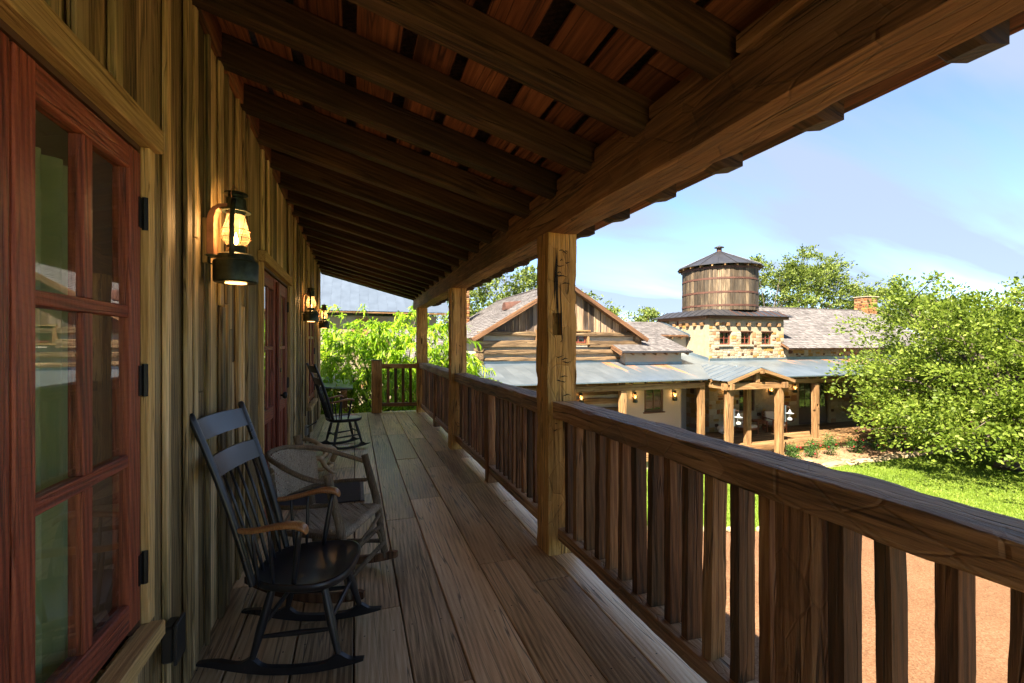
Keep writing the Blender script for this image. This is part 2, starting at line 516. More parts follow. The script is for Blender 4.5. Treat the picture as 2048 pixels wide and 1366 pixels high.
def curtain_mat():
    t = NT('sage_curtain_cloth')
    A = t.noise(t.coords((1, 1, 1)), 5, 3, 0.6)
    c = t.ramp(A, [(0.3, (0.50, 0.64, 0.36)), (0.7, (0.66, 0.78, 0.50))])
    t.col(c); t.rough(0.9); t.b.inputs['Specular IOR Level'].default_value = 0.1
    tl = t.n.new('ShaderNodeBsdfTranslucent'); t.l.new(c, tl.inputs[0])
    mx = t.n.new('ShaderNodeMixShader'); mx.inputs[0].default_value = 0.5
    out = [x for x in t.n if x.type == 'OUTPUT_MATERIAL'][0]
    t.l.new(t.b.outputs[0], mx.inputs[1]); t.l.new(tl.outputs[0], mx.inputs[2]); t.l.new(mx.outputs[0], out.inputs[0])
    return t.m
M_curtain = curtain_mat()
M_plaster = plain('room_plaster', (0.62, 0.57, 0.47), 0.9)
M_roomfloor = plain('room_floor_wood', (0.36, 0.24, 0.14), 0.6, nsc=6, namt=0.2)
M_plate = plain('outlet_cover', (0.028, 0.028, 0.026), 0.4)
M_greyplate = plain('metal_cover', (0.35, 0.36, 0.36), 0.4, metal=0.6)
M_shadowgap = plain('wall_sheathing', (0.012, 0.010, 0.008), 0.95)
M_lead = plain('post_cap_lead', (0.06, 0.065, 0.07), 0.45, metal=0.4)

def glass_mat(name, tint=(0.9, 0.93, 0.9), ior=1.5, boost=1.0, rough=0.0):
    t = NT(name); n, l = t.n, t.l
    n.remove(t.b)
    out = [x for x in n if x.type == 'OUTPUT_MATERIAL'][0]
    tp = n.new('ShaderNodeBsdfTransparent'); tp.inputs[0].default_value = (*tint, 1)
    gl = n.new('ShaderNodeBsdfGlossy'); gl.inputs['Roughness'].default_value = rough
    gl.inputs[0].default_value = (0.95, 0.97, 0.97, 1)
    fr = n.new('ShaderNodeFresnel'); fr.inputs[0].default_value = ior
    mu = n.new('ShaderNodeMath'); mu.operation = 'MULTIPLY'; mu.inputs[1].default_value = boost; mu.use_clamp = True
    ge = n.new('ShaderNodeNewGeometry'); inv = n.new('ShaderNodeMath'); inv.operation = 'SUBTRACT'; inv.inputs[0].default_value = 1.0
    l.new(ge.outputs['Backfacing'], inv.inputs[1])
    fm = n.new('ShaderNodeMath'); fm.operation = 'MULTIPLY'      # the sheet has no refraction, so only its front face reflects
    l.new(fr.outputs[0], fm.inputs[0]); l.new(inv.outputs[0], fm.inputs[1])
    l.new(fm.outputs[0], mu.inputs[0])
    mx = n.new('ShaderNodeMixShader')
    l.new(mu.outputs[0], mx.inputs[0]); l.new(tp.outputs[0], mx.inputs[1]); l.new(gl.outputs[0], mx.inputs[2])
    l.new(mx.outputs[0], out.inputs[0])
    return t.m
M_glass = glass_mat('window_glass', (0.96, 0.98, 0.95), 1.5, 1.9)
M_globe = glass_mat('lantern_glass', (0.98, 0.93, 0.84), 1.45, 1.2, 0.03)
_n, _l = M_globe.node_tree.nodes, M_globe.node_tree.links
_o = [x for x in _n if x.type == 'OUTPUT_MATERIAL'][0]; _s = _o.inputs[0].links[0].from_socket
_t = _n.new('ShaderNodeBsdfTranslucent'); _t.inputs[0].default_value = (1.0, 0.78, 0.5, 1)
_m = _n.new('ShaderNodeMixShader'); _m.inputs[0].default_value = 0.06
_l.new(_s, _m.inputs[1]); _l.new(_t.outputs[0], _m.inputs[2]); _l.new(_m.outputs[0], _o.inputs[0])

def emis(name, c, s):
    t = NT(name); t.b.inputs['Emission Color'].default_value = (*c, 1); t.b.inputs['Emission Strength'].default_value = s
    t.col(c); return t.m
M_flame = emis('lamp_flame', (1.0, 0.50, 0.13), 9.0)
M_foot_glow = emis('tank_foot_glow', (1.0, 0.46, 0.12), 1.6)

# stone, chinking, metal ...
def stone_mat(name, c, bump=0.8, namt=0.28, sc=5.0):
    t = NT(name)
    A = t.noise(t.coords(), sc, 8, 0.68, 0.3)
    B = t.noise(t.coords(), sc * 5, 6, 0.7)
    f = t.math('ADD', t.math('MULTIPLY', A, 0.6), t.math('MULTIPLY', B, 0.4))
    f = t.math('ADD', f, t.math('MULTIPLY', t.math('SUBTRACT', t.rand(5.1), 0.5), 0.22))
    d = tuple(x * (1 - namt) for x in c); l = tuple(min(0.9, x * (1 + namt)) for x in c)
    t.col(t.ramp(f, [(0.3, d), (0.7, l)])); t.rough(0.88); t.b.inputs['Specular IOR Level'].default_value = 0.2
    t.bump(f, bump, 0.03)
    return t.m
M_st_cream = stone_mat('cream_limestone', (0.3, 0.235, 0.145))
M_st_pale = stone_mat('pale_limestone', (0.34, 0.295, 0.215))
M_st_gold = stone_mat('golden_limestone', (0.3, 0.18, 0.055))
M_st_tan = stone_mat('tan_sandstone', (0.27, 0.15, 0.075))
M_st_brown = stone_mat('brown_ironstone', (0.085, 0.04, 0.021))
M_st_rust = stone_mat('rust_sandstone', (0.22, 0.09, 0.036))
M_mortar = stone_mat('lime_mortar', (0.31, 0.255, 0.175), 0.6)
M_stucco = plain('white_stucco', (0.46, 0.415, 0.33), 0.92, nsc=30, namt=0.06, bump=0.25, spec=0.15)
M_chink = plain('lime_chinking', (0.44, 0.40, 0.33), 0.92, nsc=12, namt=0.1, bump=0.4, spec=0.15)
M_log = wood('hewn_log', (0.05, 0.032, 0.018), (0.16, 0.102, 0.052), (0.31, 0.215, 0.12), sc=7, gz=0.07, var=0.35, bump=0.9, crack=0.8, bd=0.04, knots=0.6, fine=2.0)
M_gable = wood('gable_board', (0.05, 0.033, 0.023), (0.19, 0.115, 0.062), (0.38, 0.27, 0.17), sc=9, gz=0.05, var=0.85, bump=0.6, crack=0.7, tint=(0.22, 0.20, 0.185), tintamt=0.8, bd=0.02, fine=2.0)
M_stave = wood('tank_stave', (0.022, 0.016, 0.01), (0.088, 0.062, 0.038), (0.25, 0.185, 0.115), sc=9, gz=0.06, var=0.75, bump=0.6, crack=0.7, tint=(0.12, 0.105, 0.085), tintamt=0.6, bd=0.02, fine=2.0)
M_otimber = wood('far_timber', (0.08, 0.042, 0.018), (0.23, 0.125, 0.052), (0.38, 0.24, 0.115), sc=8, gz=0.06, var=0.25, bump=0.6, crack=0.6, bd=0.02, fine=2.0)  # one timber tone shared by the buildings across the yard
M_fascia = wood('stained_fascia', (0.05, 0.024, 0.012), (0.135, 0.066, 0.032), (0.24, 0.13, 0.065), sc=9, gz=0.05, var=0.3, bump=0.4, fine=2.0)
M_hoop = plain('rusty_hoop', (0.085, 0.036, 0.024), 0.7, metal=0.2, nsc=7, namt=0.4)
M_darkmetal = plain('dark_standing_seam', (0.055, 0.055, 0.062), 0.45, metal=0.5, nsc=3, namt=0.2)
M_winred = plain('dark_red_sash', (0.17, 0.045, 0.026), 0.55, nsc=12, namt=0.2)
M_winbrown = plain('brown_sash', (0.095, 0.045, 0.024), 0.55, nsc=12, namt=0.2)
M_brown_door = plain('dark_brown_door', (0.06, 0.026, 0.018), 0.5, nsc=9, namt=0.3)
M_flash = plain('galvanised_flashing', (0.20, 0.27, 0.33), 0.36, metal=0.75, nsc=2.0, namt=0.2)
M_white = plain('white_enamel', (0.30, 0.31, 0.32), 0.35)
M_skull = plain('bleached_bone', (0.62, 0.56, 0.47), 0.7, nsc=8, namt=0.15, bump=0.3)
M_cushion = plain('cream_cushion', (0.55, 0.46, 0.36), 0.9, nsc=20, namt=0.08)
M_teak = wood('oiled_teak', (0.10, 0.035, 0.015), (0.20, 0.075, 0.032), (0.30, 0.12, 0.05), sc=14, var=0.2, bump=0.2, knots=0)

def shingle_mat():
    t = NT('cedar_shingles')
    g = t.n.new('ShaderNodeNewGeometry')
    A = t.noise(t.coords((1, 1, 1), False), 5, 6, 0.65)
    B = t.noise(t.coords((1, 1, 1), False), 0.7, 4, 0.6)
    f = t.math('ADD', t.math('MULTIPLY', g.outputs['Random Per Island'], 0.55), t.math('MULTIPLY', A, 0.35))
    f = t.math('ADD', f, t.math('MULTIPLY', t.math('SUBTRACT', B, 0.5), 0.5))
    t.col(t.ramp(f, [(0.1, (0.09, 0.082, 0.082)), (0.5, (0.15, 0.138, 0.137)), (0.95, (0.225, 0.21, 0.205))]))
    t.rough(0.85); t.b.inputs['Specular IOR Level'].default_value = 0.25
    t.bump(A, 0.4, 0.02)
    return t.m
M_shingle = shingle_mat()

def metal_roof(name, rust):
    t = NT(name)
    A = t.noise(t.coords((1.0, 1.0, 1.0)), 0.9, 5, 0.6)
    B = t.noise(t.coords((6, 6, 0.35)), 2.2, 6, 0.65)
    base = t.ramp(A, [(0.3, (0.21, 0.265, 0.315)), (0.7, (0.30, 0.355, 0.40))])
    rc = t.ramp(B, [(0.35, (0.17, 0.055, 0.025)), (0.7, (0.38, 0.19, 0.085))])
    if rust > 0:
        # rust creeps down from the upper end of the sheet (local +Z is the upper end)
        sp = t.n.new('ShaderNodeSeparateXYZ'); tc = t.n.new('ShaderNodeTexCoord'); t.l.new(tc.outputs['Object'], sp.inputs[0])
        f = t.math('ADD', t.math('MULTIPLY', sp.outputs['Z'], 0.20), t.math('MULTIPLY', t.math('SUBTRACT', B, 0.5), 1.3))
        f = t.math('ADD', f, t.math('MULTIPLY', t.math('SUBTRACT', t.rand(9.7), 0.5), 0.5))
        f = t.math('ADD', f, rust)
        msk = t.ramp(f, [(0.46, 0.0), (0.56, 1.0)])
        t.col(t.mix(msk, base, rc))
        t.l.new(t.math('SUBTRACT', 0.72, t.math('MULTIPLY', msk, 0.62)), t.b.inputs['Metallic'])
        t.rough(t.math('ADD', t.math('MULTIPLY', msk, 0.4), 0.36))
    else:
        t.col(base); t.b.inputs['Metallic'].default_value = 0.72; t.rough(t.math('ADD', t.math('MULTIPLY', A, 0.2), 0.28))
    return t.m
M_metal = metal_roof('galvanised_roofing', 0.0)
M_rust1 = metal_roof('rust_streaked_roofing', 0.22)
M_rust2 = metal_roof('rusted_roofing', 0.66)
M_bluemetal = plain('blue_grey_seam_roof', (0.080, 0.105, 0.145), 0.5, metal=0.1, nsc=1.4, namt=0.14)

def leaf_mat(name, c0, c1, c2, trans=0.35):
    t = NT(name)
    g = t.n.new('ShaderNodeNewGeometry')
    A = t.noise(t.coords((1, 1, 1), False), 0.9, 3, 0.5)
    f = t.math('ADD', t.math('MULTIPLY', g.outputs['Random Per Island'], 0.7), t.math('MULTIPLY', t.math('SUBTRACT', A, 0.35), 0.8))
    c = t.ramp(f, [(0.1, c0), (0.5, c1), (0.95, c2)])
    t.col(c); t.rough(0.5); t.b.inputs['Specular IOR Level'].default_value = 0.3
    tl = t.n.new('ShaderNodeBsdfTranslucent'); t.l.new(c, tl.inputs[0])
    mx = t.n.new('ShaderNodeMixShader'); mx.inputs[0].default_value = trans
    out = [x for x in t.n if x.type == 'OUTPUT_MATERIAL'][0]
    t.l.new(t.b.outputs[0], mx.inputs[1]); t.l.new(tl.outputs[0], mx.inputs[2]); t.l.new(mx.outputs[0], out.inputs[0])
    return t.m
M_leaf_peach = leaf_mat('peach_leaves', (0.10, 0.22, 0.008), (0.29, 0.48, 0.016), (0.56, 0.68, 0.06), 0.5)
M_leaf_oak = leaf_mat('oak_leaves', (0.07, 0.115, 0.012), (0.18, 0.26, 0.028), (0.34, 0.41, 0.075), 0.5)
M_leaf_far = leaf_mat('far_oak_leaves', (0.055, 0.09, 0.014), (0.14, 0.195, 0.030), (0.27, 0.32, 0.07), 0.35)
M_leaf_rose = leaf_mat('rose_leaves', (0.02, 0.06, 0.012), (0.05, 0.12, 0.02), (0.12, 0.22, 0.04), 0.3)
M_petal = plain('rose_petals', (0.55, 0.03, 0.05), 0.6)
M_trunk = wood('tree_bark', (0.05, 0.04, 0.03), (0.14, 0.11, 0.085), (0.26, 0.22, 0.18), sc=8, gz=0.2, var=0.2, bump=0.9, knots=0.3, bd=0.03)

def ground_mat(name, cs, sc, bump, sc2=0.25, dist=0.02, rough=0.95):
    t = NT(name)
    A = t.noise(t.coords((1, 1, 1), False), sc, 8, 0.75)
    B = t.noise(t.coords((1, 1, 1), False), sc2, 5, 0.6)
    V = t.node('ShaderNodeTexVoronoi'); V.inputs['Scale'].default_value = sc * 1.7
    t.l.new(t.coords((1, 1, 1), False), V.inputs['Vector'])
    sv = t.n.new('ShaderNodeSeparateColor'); t.l.new(V.outputs['Color'], sv.inputs[0])
    f = t.math('ADD', t.math('MULTIPLY', A, 0.4), t.math('MULTIPLY', B, 0.35))
    f = t.math('ADD', f, t.math('MULTIPLY', sv.outputs[0], 0.25))
    t.col(t.ramp(f, [(0.25, cs[0]), (0.5, cs[1]), (0.75, cs[2])])); t.rough(rough)
    t.b.inputs['Specular IOR Level'].default_value = 0.15
    t.bump(t.math('ADD', A, sv.outputs[0]), bump, dist)
    return t.m
M_gravel = ground_mat('orange_gravel', ((0.095, 0.047, 0.024), (0.175, 0.092, 0.047), (0.26, 0.15, 0.086)), 26, 0.7, 0.9)
M_lawn = ground_mat('lawn_soil', ((0.07, 0.11, 0.012), (0.13, 0.20, 0.02), (0.22, 0.27, 0.05)), 14, 0.6, 0.35)
M_field = ground_mat('field_grass', ((0.06, 0.085, 0.02), (0.11, 0.14, 0.035), (0.18, 0.19, 0.06)), 3, 0.6, 0.05)
M_mulch = ground_mat('leaf_mulch', ((0.16, 0.085, 0.045), (0.30, 0.18, 0.10), (0.44, 0.30, 0.18)), 9, 1.0, 0.8, 0.05)
M_blade = leaf_mat('grass_blades', (0.09, 0.15, 0.014), (0.17, 0.26, 0.024), (0.34, 0.39, 0.08), 0.35)
M_ledge = stone_mat('ledge_rock', (0.40, 0.30, 0.18), 0.9, 0.35, 3.0)
# ================================================================== ground
GZ = -3.15
def sheet(name, pts, z, mat, label=None, kind='structure', cat=None):
    me = bpy.data.meshes.new(name)
    me.from_pydata([(x, y, 0) for x, y in pts], [], [tuple(range(len(pts)))])
    bm = bmesh.new(); bm.from_mesh(me); bmesh.ops.triangulate(bm, faces=bm.faces)
    for f in bm.faces:
        if f.normal.z < 0: f.normal_flip()
    bm.to_mesh(me); bm.free()
    o = link_mesh(name, me, mat, None, tr(0, 0, z))
    return tag(o, label, cat, None, kind)
sheet('ground', [(-600, -600), (600, -600), (600, 600), (-600, 600)], GZ, M_field, 'dry green pasture reaching out behind the ranch buildings')
edge = [(3.2, 12.2), (4.6, 10.9), (6.2, 9.9), (7.9, 9.15), (9.3, 8.7), (12, 7.8), (16, 6.5), (22, 5.0), (40, 2.0)]
sheet('gravel_yard', edge + [(40, -12), (-14, -12), (-14, 12.2)], GZ + 0.004, M_gravel, 'reddish orange fine gravel yard below the porch')
sheet('lawn', [(3.2, 14.2), (15.0, 14.2), (16.6, 12.45), (26, 12.3), (40, 12.3)] + edge[::-1], GZ + 0.008, M_lawn, 'bright green mown lawn between gravel yard and far porch')
sheet('flower_bed', [(14.6, 14.3), (16.4, 12.3), (19, 12.2), (22, 12.35), (30, 12.2), (32, 14.3)], GZ + 0.014, M_mulch, 'strip of tan leaf mulch in front of the stone porch base')

# grass blades on the lawn that shows (joined: nobody could count them)
def grass(n):
    P = []
    ex = np.array([e[0] for e in edge]); ey = np.array([e[1] for e in edge])
    x = rng.uniform(5.5, 27, n * 2); y = rng.uniform(4.6, 14.0, n * 2)
    low = np.interp(x, ex, ey) + 0.05
    top = np.where(x < 15, 14.0, np.where(x < 16.5, 14.0 - (x - 15) * 1.1, 12.25))
    ok = (y > low) & (y < top)
    x, y = x[ok][:n], y[ok][:n]
    m = len(x)
    h = rng.uniform(0.03, 0.075, m); a = rng.uniform(0, 6.283, m); w = rng.uniform(0.006, 0.012, m)
    lx, ly = rng.normal(0, 0.025, m), rng.normal(0, 0.025, m)
    z0 = np.full(m, GZ + 0.006)
    v = np.empty((m, 3, 3))
    v[:, 0] = np.stack([x - np.cos(a) * w, y - np.sin(a) * w, z0], 1)
    v[:, 1] = np.stack([x + np.cos(a) * w, y + np.sin(a) * w, z0], 1)
    v[:, 2] = np.stack([x + lx, y + ly, z0 + h], 1)
    return v.reshape(-1, 3), np.arange(m * 3).reshape(-1, 3)
def np_mesh(name, v, f):
    me = bpy.data.meshes.new(name)
    k = f.shape[1]
    me.vertices.add(len(v)); me.vertices.foreach_set('co', v.astype(np.float32).ravel())
    me.loops.add(f.size); me.loops.foreach_set('vertex_index', f.astype(np.int32).ravel())
    me.polygons.add(len(f)); me.polygons.foreach_set('loop_start', (np.arange(len(f)) * k).astype(np.int32))
    me.update(calc_edges=True); me.validate()
    return me
gv, gf = grass(170000)
tag(link_mesh('grass', np_mesh('grass', gv, gf), M_blade), 'short bright green grass blades of the lawn', 'grass', None, 'stuff')

n = 9000
px = rng.uniform(5.2, 16.5, n); py = rng.uniform(0.5, 8.8, n)
ok = py < np.interp(px, [e[0] for e in edge], [e[1] for e in edge]) - 0.1
px, py = px[ok], py[ok]; m_ = len(px)
rr = rng.uniform(0.006, 0.022, m_)
oct_ = np.array([(1, 0, 0), (0, 1, 0), (-1, 0, 0), (0, -1, 0), (0, 0, 0.7), (0, 0, -0.3)], float)
vv_ = oct_[None] * rr[:, None, None] * rng.uniform(0.6, 1.4, (m_, 6, 1)) + np.stack([px, py, np.full(m_, GZ + 0.008)], 1)[:, None]
ff_ = np.array([(0, 1, 4), (1, 2, 4), (2, 3, 4), (3, 0, 4)])[None] + (np.arange(m_) * 6)[:, None, None]
tag(link_mesh('gravel', np_mesh('gravel', vv_.reshape(-1, 3), ff_.reshape(-1, 3)), M_gravel), 'loose small stones strewn over the orange gravel yard', 'gravel', None, 'stuff')

# ================================================================== our porch: deck
X_W, X_P = -0.70, 1.285           # wall face, inner face of the posts
deck = thing('porch_deck', 'wide weathered plank floor of the porch running away from the viewer', 'deck', (0.4, 4, 0), kind='structure')
MB().box((0.4, 4.1, -0.2), (2.6, 12.5, 0.30)).build('joist_frame', M_raft, deck)
cols = [-0.715, -0.555, -0.275, -0.005, 0.245, 0.495, 0.79, 1.05, 1.30, 1.60]
for i in range(len(cols) - 1):
    x0, x1 = cols[i], cols[i + 1]
    y = -2.2 + random.uniform(0, 1.5) * 0
    first = True
    while y < 10.36:
        L = random.uniform(1.2, 2.9) if not first else random.uniform(2.3, 5.0)
        first = False
        y2 = min(y + L, 10.36 + random.uniform(-0.015, 0.012))
        if 10.36 - y2 < 0.7: y2 = 10.36 + random.uniform(-0.015, 0.012)
        g = random.uniform(0.0025, 0.005)
        th = 0.045
        m = MB().bbox((0, 0, 0), (x1 - x0 - g * 2, th, y2 - y - 0.006), 0.004)
        M = axes((0.5 * (x0 + x1), y, -th / 2 + random.uniform(-0.004, 0.0)), (0.5 * (x0 + x1), y2, -th / 2 + random.uniform(-0.004, 0.0)))
        m.build('plank', M_deck, deck, M)
        y = y2 + 0.001
        if y2 > 10.3: break

nl = MB()
for x0, x1 in zip(cols[:-1], cols[1:]):
    for yy in np.arange(0.6, 10.3, 0.61):
        for fx in (0.18, 0.82):
            px, py = x0 + (x1 - x0) * fx + random.uniform(-0.012, 0.012), yy + random.uniform(-0.02, 0.02)
            nl.add([(px + 0.0045 * math.cos(a), py + 0.0045 * math.sin(a), 0.0015) for a in [q * math.pi / 3 for q in range(6)]], [tuple(range(6))])
nl.build('nail_heads', M_iron, deck)['kind'] = 'stuff'

# ================================================================== our house: boarded wall with openings
random.seed(21)
wall = thing('board_wall', 'tall weathered board and batten wall of the porch with doors and lanterns', 'wall', (X_W, 4, 0))
OPEN = [(0.62, 1.875, 0.50, 2.15), (3.93, 5.42, 0.0, 2.11), (7.48, 8.70, 0.50, 2.15)]      # y0, y1, z0, z1
YA, YB, ZT = -1.6, 10.43, 3.24
cuts = sorted({YA, YB} | {o[0] for o in OPEN} | {o[1] for o in OPEN})
ys = []
for a, b in zip(cuts[:-1], cuts[1:]):
    y = a; seg = [a]
    while b - y > 0.32:
        y += random.choice([0.085, 0.12, 0.14, 0.15, 0.17, 0.19, 0.22, 0.24]); seg.append(y)
    ys += [(p, q) for p, q in zip(seg, seg[1:] + [b])]
def vspans(y0, y1):
    c = 0.5 * (y0 + y1)
    for (a, b, z0, z1) in OPEN:
        if a < c < b:
            return [s for s in ((0.0, z0), (z1, ZT)) if s[1] - s[0] > 0.02]
    return [(0.0, ZT)]
for (y0, y1) in ys:
    for (z0, z1) in vspans(y0, y1):
        pr = random.uniform(-0.006, 0.006)
        cuts_z = [z0, z1]
        if z1 - z0 > 2.5 and random.random() < 0.45: cuts_z.insert(1, random.uniform(0.5, 2.2))
        for za, zb in zip(cuts_z[:-1], cuts_z[1:]):
            m = MB().bbox((0, 0, 0), (0.022, y1 - y0 - 0.003, zb - za - 0.003), 0.003)
            m.build('board', M_wall, wall, tr(X_W - 0.012 + pr, (y0 + y1) / 2, (za + zb) / 2))
    # batten over most joints
    if y1 < YB - 0.02 and random.random() < 0.8 and not any(abs(y1 - o[0]) < 0.01 or abs(y1 - o[1]) < 0.01 for o in OPEN):
        bw = random.choice([0.028, 0.034, 0.04, 0.05, 0.062])
        for (z0, z1) in vspans(y1 - 0.01, y1 + 0.01):
            cz = [z0 + random.choice([0, 0, 0.01, 0.03]), z1]
            if z1 - z0 > 2.5 and random.random() < 0.5: cz.insert(1, random.uniform(0.4, 2.0))
            for za, zb in zip(cz[:-1], cz[1:]):
                m = MB().bbox((0, 0, 0), (random.uniform(0.016, 0.024), bw, zb - za - 0.004), 0.003)
                m.build('batten', M_wall, wall, tr(X_W + 0.012 + random.uniform(-0.003, 0.004), y1 + random.uniform(-0.008, 0.008), (za + zb) / 2))
sh = MB()
edges_y = sorted({YA - 0.0, YB - 0.012} | {o[0] for o in OPEN} | {o[1] for o in OPEN})
for a, b in zip(edges_y[:-1], edges_y[1:]):
    for (z0, z1) in vspans(a, b):
        z1 = 3.13 if z1 >= ZT else z1
        sh.box((X_W - 0.055, (a + b) / 2, (z0 + z1) / 2), (0.05, b - a, z1 - z0))
sh.box((X_W - 0.07, 4.4, -1.65), (0.08, 12.05, 3.0))
sh.build('sheathing', M_shadowgap, wall)

# the rest of the house: side and back walls, floors, ceiling of the rooms, roof
house = thing('farmhouse_body', 'brown farmhouse block behind the boarded porch wall', 'building', (-5, 4, GZ))
hb = MB()
hb.box((-9.2, 4.4, 0), (0.1, 12.0, 6.3))
# out-of-view south wall; wide opening added to bring sunlight in behind the curtain
for (xa, xb, za, zb) in ((-9.2, -3.3, -3.1, 3.1), (-3.3, -0.95, -3.1, 0.25), (-3.3, -0.95, 2.55, 3.1), (-0.95, -0.8, -3.1, 3.1)):
    hb.box(((xa + xb) / 2, -1.62, (za + zb) / 2), (xb - xa, 0.1, zb - za))
hb.box((-5.0, 10.37, 0), (8.4, 0.1, 6.2))
hb.build('outer_wall', M_wall, house)
MB().box((-5.0, 4.4, -0.1), (8.3, 11.85, 0.1)).build('room_floor', M_roomfloor, house)
fl = MB(); fl.box((-5.0, 4.4, 2.85), (8.3, 11.85, 0.08)); fl.box((-3.4, 4.4, 1.4), (0.06, 11.8, 2.8))
fl.build('room', M_plaster, house)

SL = 0.263                        # fall of the porch roof
def zr(x): return 3.0 - SL * (x + 0.70)           # underside of the rafters
RD = 0.158                        # rafter depth (vertical)
random.seed(5)
roof = thing('porch_roof', 'dark open porch ceiling of rafters and spaced roof boards under shingles', 'roof', (0.5, 4, 2.6))
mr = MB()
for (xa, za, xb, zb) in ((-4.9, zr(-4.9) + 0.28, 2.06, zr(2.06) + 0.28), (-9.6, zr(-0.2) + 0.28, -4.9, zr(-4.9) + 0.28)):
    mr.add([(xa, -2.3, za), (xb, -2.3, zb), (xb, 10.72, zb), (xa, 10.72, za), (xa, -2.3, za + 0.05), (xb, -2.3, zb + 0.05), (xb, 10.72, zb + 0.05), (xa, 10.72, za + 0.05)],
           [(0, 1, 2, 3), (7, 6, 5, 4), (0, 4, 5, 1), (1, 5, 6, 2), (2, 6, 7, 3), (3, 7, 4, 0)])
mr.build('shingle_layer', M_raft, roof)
RY = [2.80 + 0.5 * k for k in range(-9, 16)]
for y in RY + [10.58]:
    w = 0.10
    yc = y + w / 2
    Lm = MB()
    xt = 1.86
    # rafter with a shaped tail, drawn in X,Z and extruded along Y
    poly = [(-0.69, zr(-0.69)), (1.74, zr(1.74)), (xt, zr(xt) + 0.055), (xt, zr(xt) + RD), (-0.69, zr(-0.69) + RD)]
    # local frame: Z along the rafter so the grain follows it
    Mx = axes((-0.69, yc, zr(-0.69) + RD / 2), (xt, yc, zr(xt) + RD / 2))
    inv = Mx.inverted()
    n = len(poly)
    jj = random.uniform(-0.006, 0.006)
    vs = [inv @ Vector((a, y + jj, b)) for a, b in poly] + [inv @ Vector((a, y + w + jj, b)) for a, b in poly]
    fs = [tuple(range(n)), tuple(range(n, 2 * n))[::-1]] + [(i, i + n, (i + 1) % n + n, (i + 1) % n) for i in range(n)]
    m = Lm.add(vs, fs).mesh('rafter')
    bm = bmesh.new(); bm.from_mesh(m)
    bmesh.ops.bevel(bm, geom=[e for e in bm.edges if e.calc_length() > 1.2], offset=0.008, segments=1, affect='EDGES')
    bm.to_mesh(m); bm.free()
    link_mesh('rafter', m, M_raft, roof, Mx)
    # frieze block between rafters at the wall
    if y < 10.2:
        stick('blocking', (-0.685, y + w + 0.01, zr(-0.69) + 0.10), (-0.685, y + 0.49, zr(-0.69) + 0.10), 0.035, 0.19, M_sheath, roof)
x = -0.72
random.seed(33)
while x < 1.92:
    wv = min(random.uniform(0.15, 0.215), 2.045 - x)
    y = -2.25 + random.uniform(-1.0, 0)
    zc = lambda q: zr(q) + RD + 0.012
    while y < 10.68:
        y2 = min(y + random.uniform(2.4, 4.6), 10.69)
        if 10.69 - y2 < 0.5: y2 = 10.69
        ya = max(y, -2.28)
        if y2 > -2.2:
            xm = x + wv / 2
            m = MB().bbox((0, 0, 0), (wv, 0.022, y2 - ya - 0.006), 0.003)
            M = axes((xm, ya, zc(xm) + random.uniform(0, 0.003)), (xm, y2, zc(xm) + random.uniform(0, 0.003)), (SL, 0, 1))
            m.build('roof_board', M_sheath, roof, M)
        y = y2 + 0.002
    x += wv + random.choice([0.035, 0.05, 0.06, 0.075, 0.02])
# eave drip edge
stick('drip_edge', (2.07, -2.3, zr(2.06) + 0.30), (2.07, 10.72, zr(2.06) + 0.30), 0.02, 0.075, M_iron, roof)

# ================================================================== posts and beam
POSTS = [(2.925, 'hewn timber post nearest the viewer with a square mortise hole high up'),
         (6.30, 'second hewn post along the railing, between the two longer railing runs'),
         (9.97, 'cracked corner post at the far end of the porch under the beam end'),
         (-0.45, 'hewn timber post behind the viewer at the near end of the railing')]
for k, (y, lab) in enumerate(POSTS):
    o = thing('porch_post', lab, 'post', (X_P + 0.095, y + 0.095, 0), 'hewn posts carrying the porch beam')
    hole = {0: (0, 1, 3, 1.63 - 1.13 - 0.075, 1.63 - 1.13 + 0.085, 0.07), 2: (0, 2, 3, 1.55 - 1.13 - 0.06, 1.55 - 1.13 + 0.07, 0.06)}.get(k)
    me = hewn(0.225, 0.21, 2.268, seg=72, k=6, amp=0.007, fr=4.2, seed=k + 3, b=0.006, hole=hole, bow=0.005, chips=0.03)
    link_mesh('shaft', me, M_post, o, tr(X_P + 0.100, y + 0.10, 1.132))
    # adze shakes: short dark checks cut into the faces
    ck = MB()
    for q in range(44 if k == 0 else 14):
        zc_ = random.uniform(0.15, 2.15); wd = random.uniform(0.02, 0.07)
        xx = X_P + random.uniform(0.02, 0.17 - wd)
        if k == 0 and 1.5 < zc_ < 1.75: continue
        pts = [(xx + wd * t, y - 0.0035 + random.uniform(-0.001, 0.001), zc_ + 0.006 * math.sin(t * 5 + q) + random.uniform(-0.003, 0.003)) for t in (0, 0.3, 0.6, 1.0)]
        ck.tube(pts, [0.001, 0.0042, 0.0034, 0.001], 5)
    for q in range(5 if k == 0 else 3):
        zc_ = random.uniform(0.3, 1.8); xx = X_P + random.uniform(0.04, 0.15); L = random.uniform(0.2, 0.5)
        pts = [(xx + 0.006 * math.sin(t * 4 + q) + random.uniform(-0.002, 0.002), y - 0.0035, zc_ + L * t) for t in (0, 0.2, 0.4, 0.6, 0.8, 1.0)]
        ck.tube(pts, [0.001, 0.004, 0.0055, 0.0045, 0.004, 0.001], 5)
    ck.build('check_crack', M_shadowgap, o)['kind'] = 'stuff'

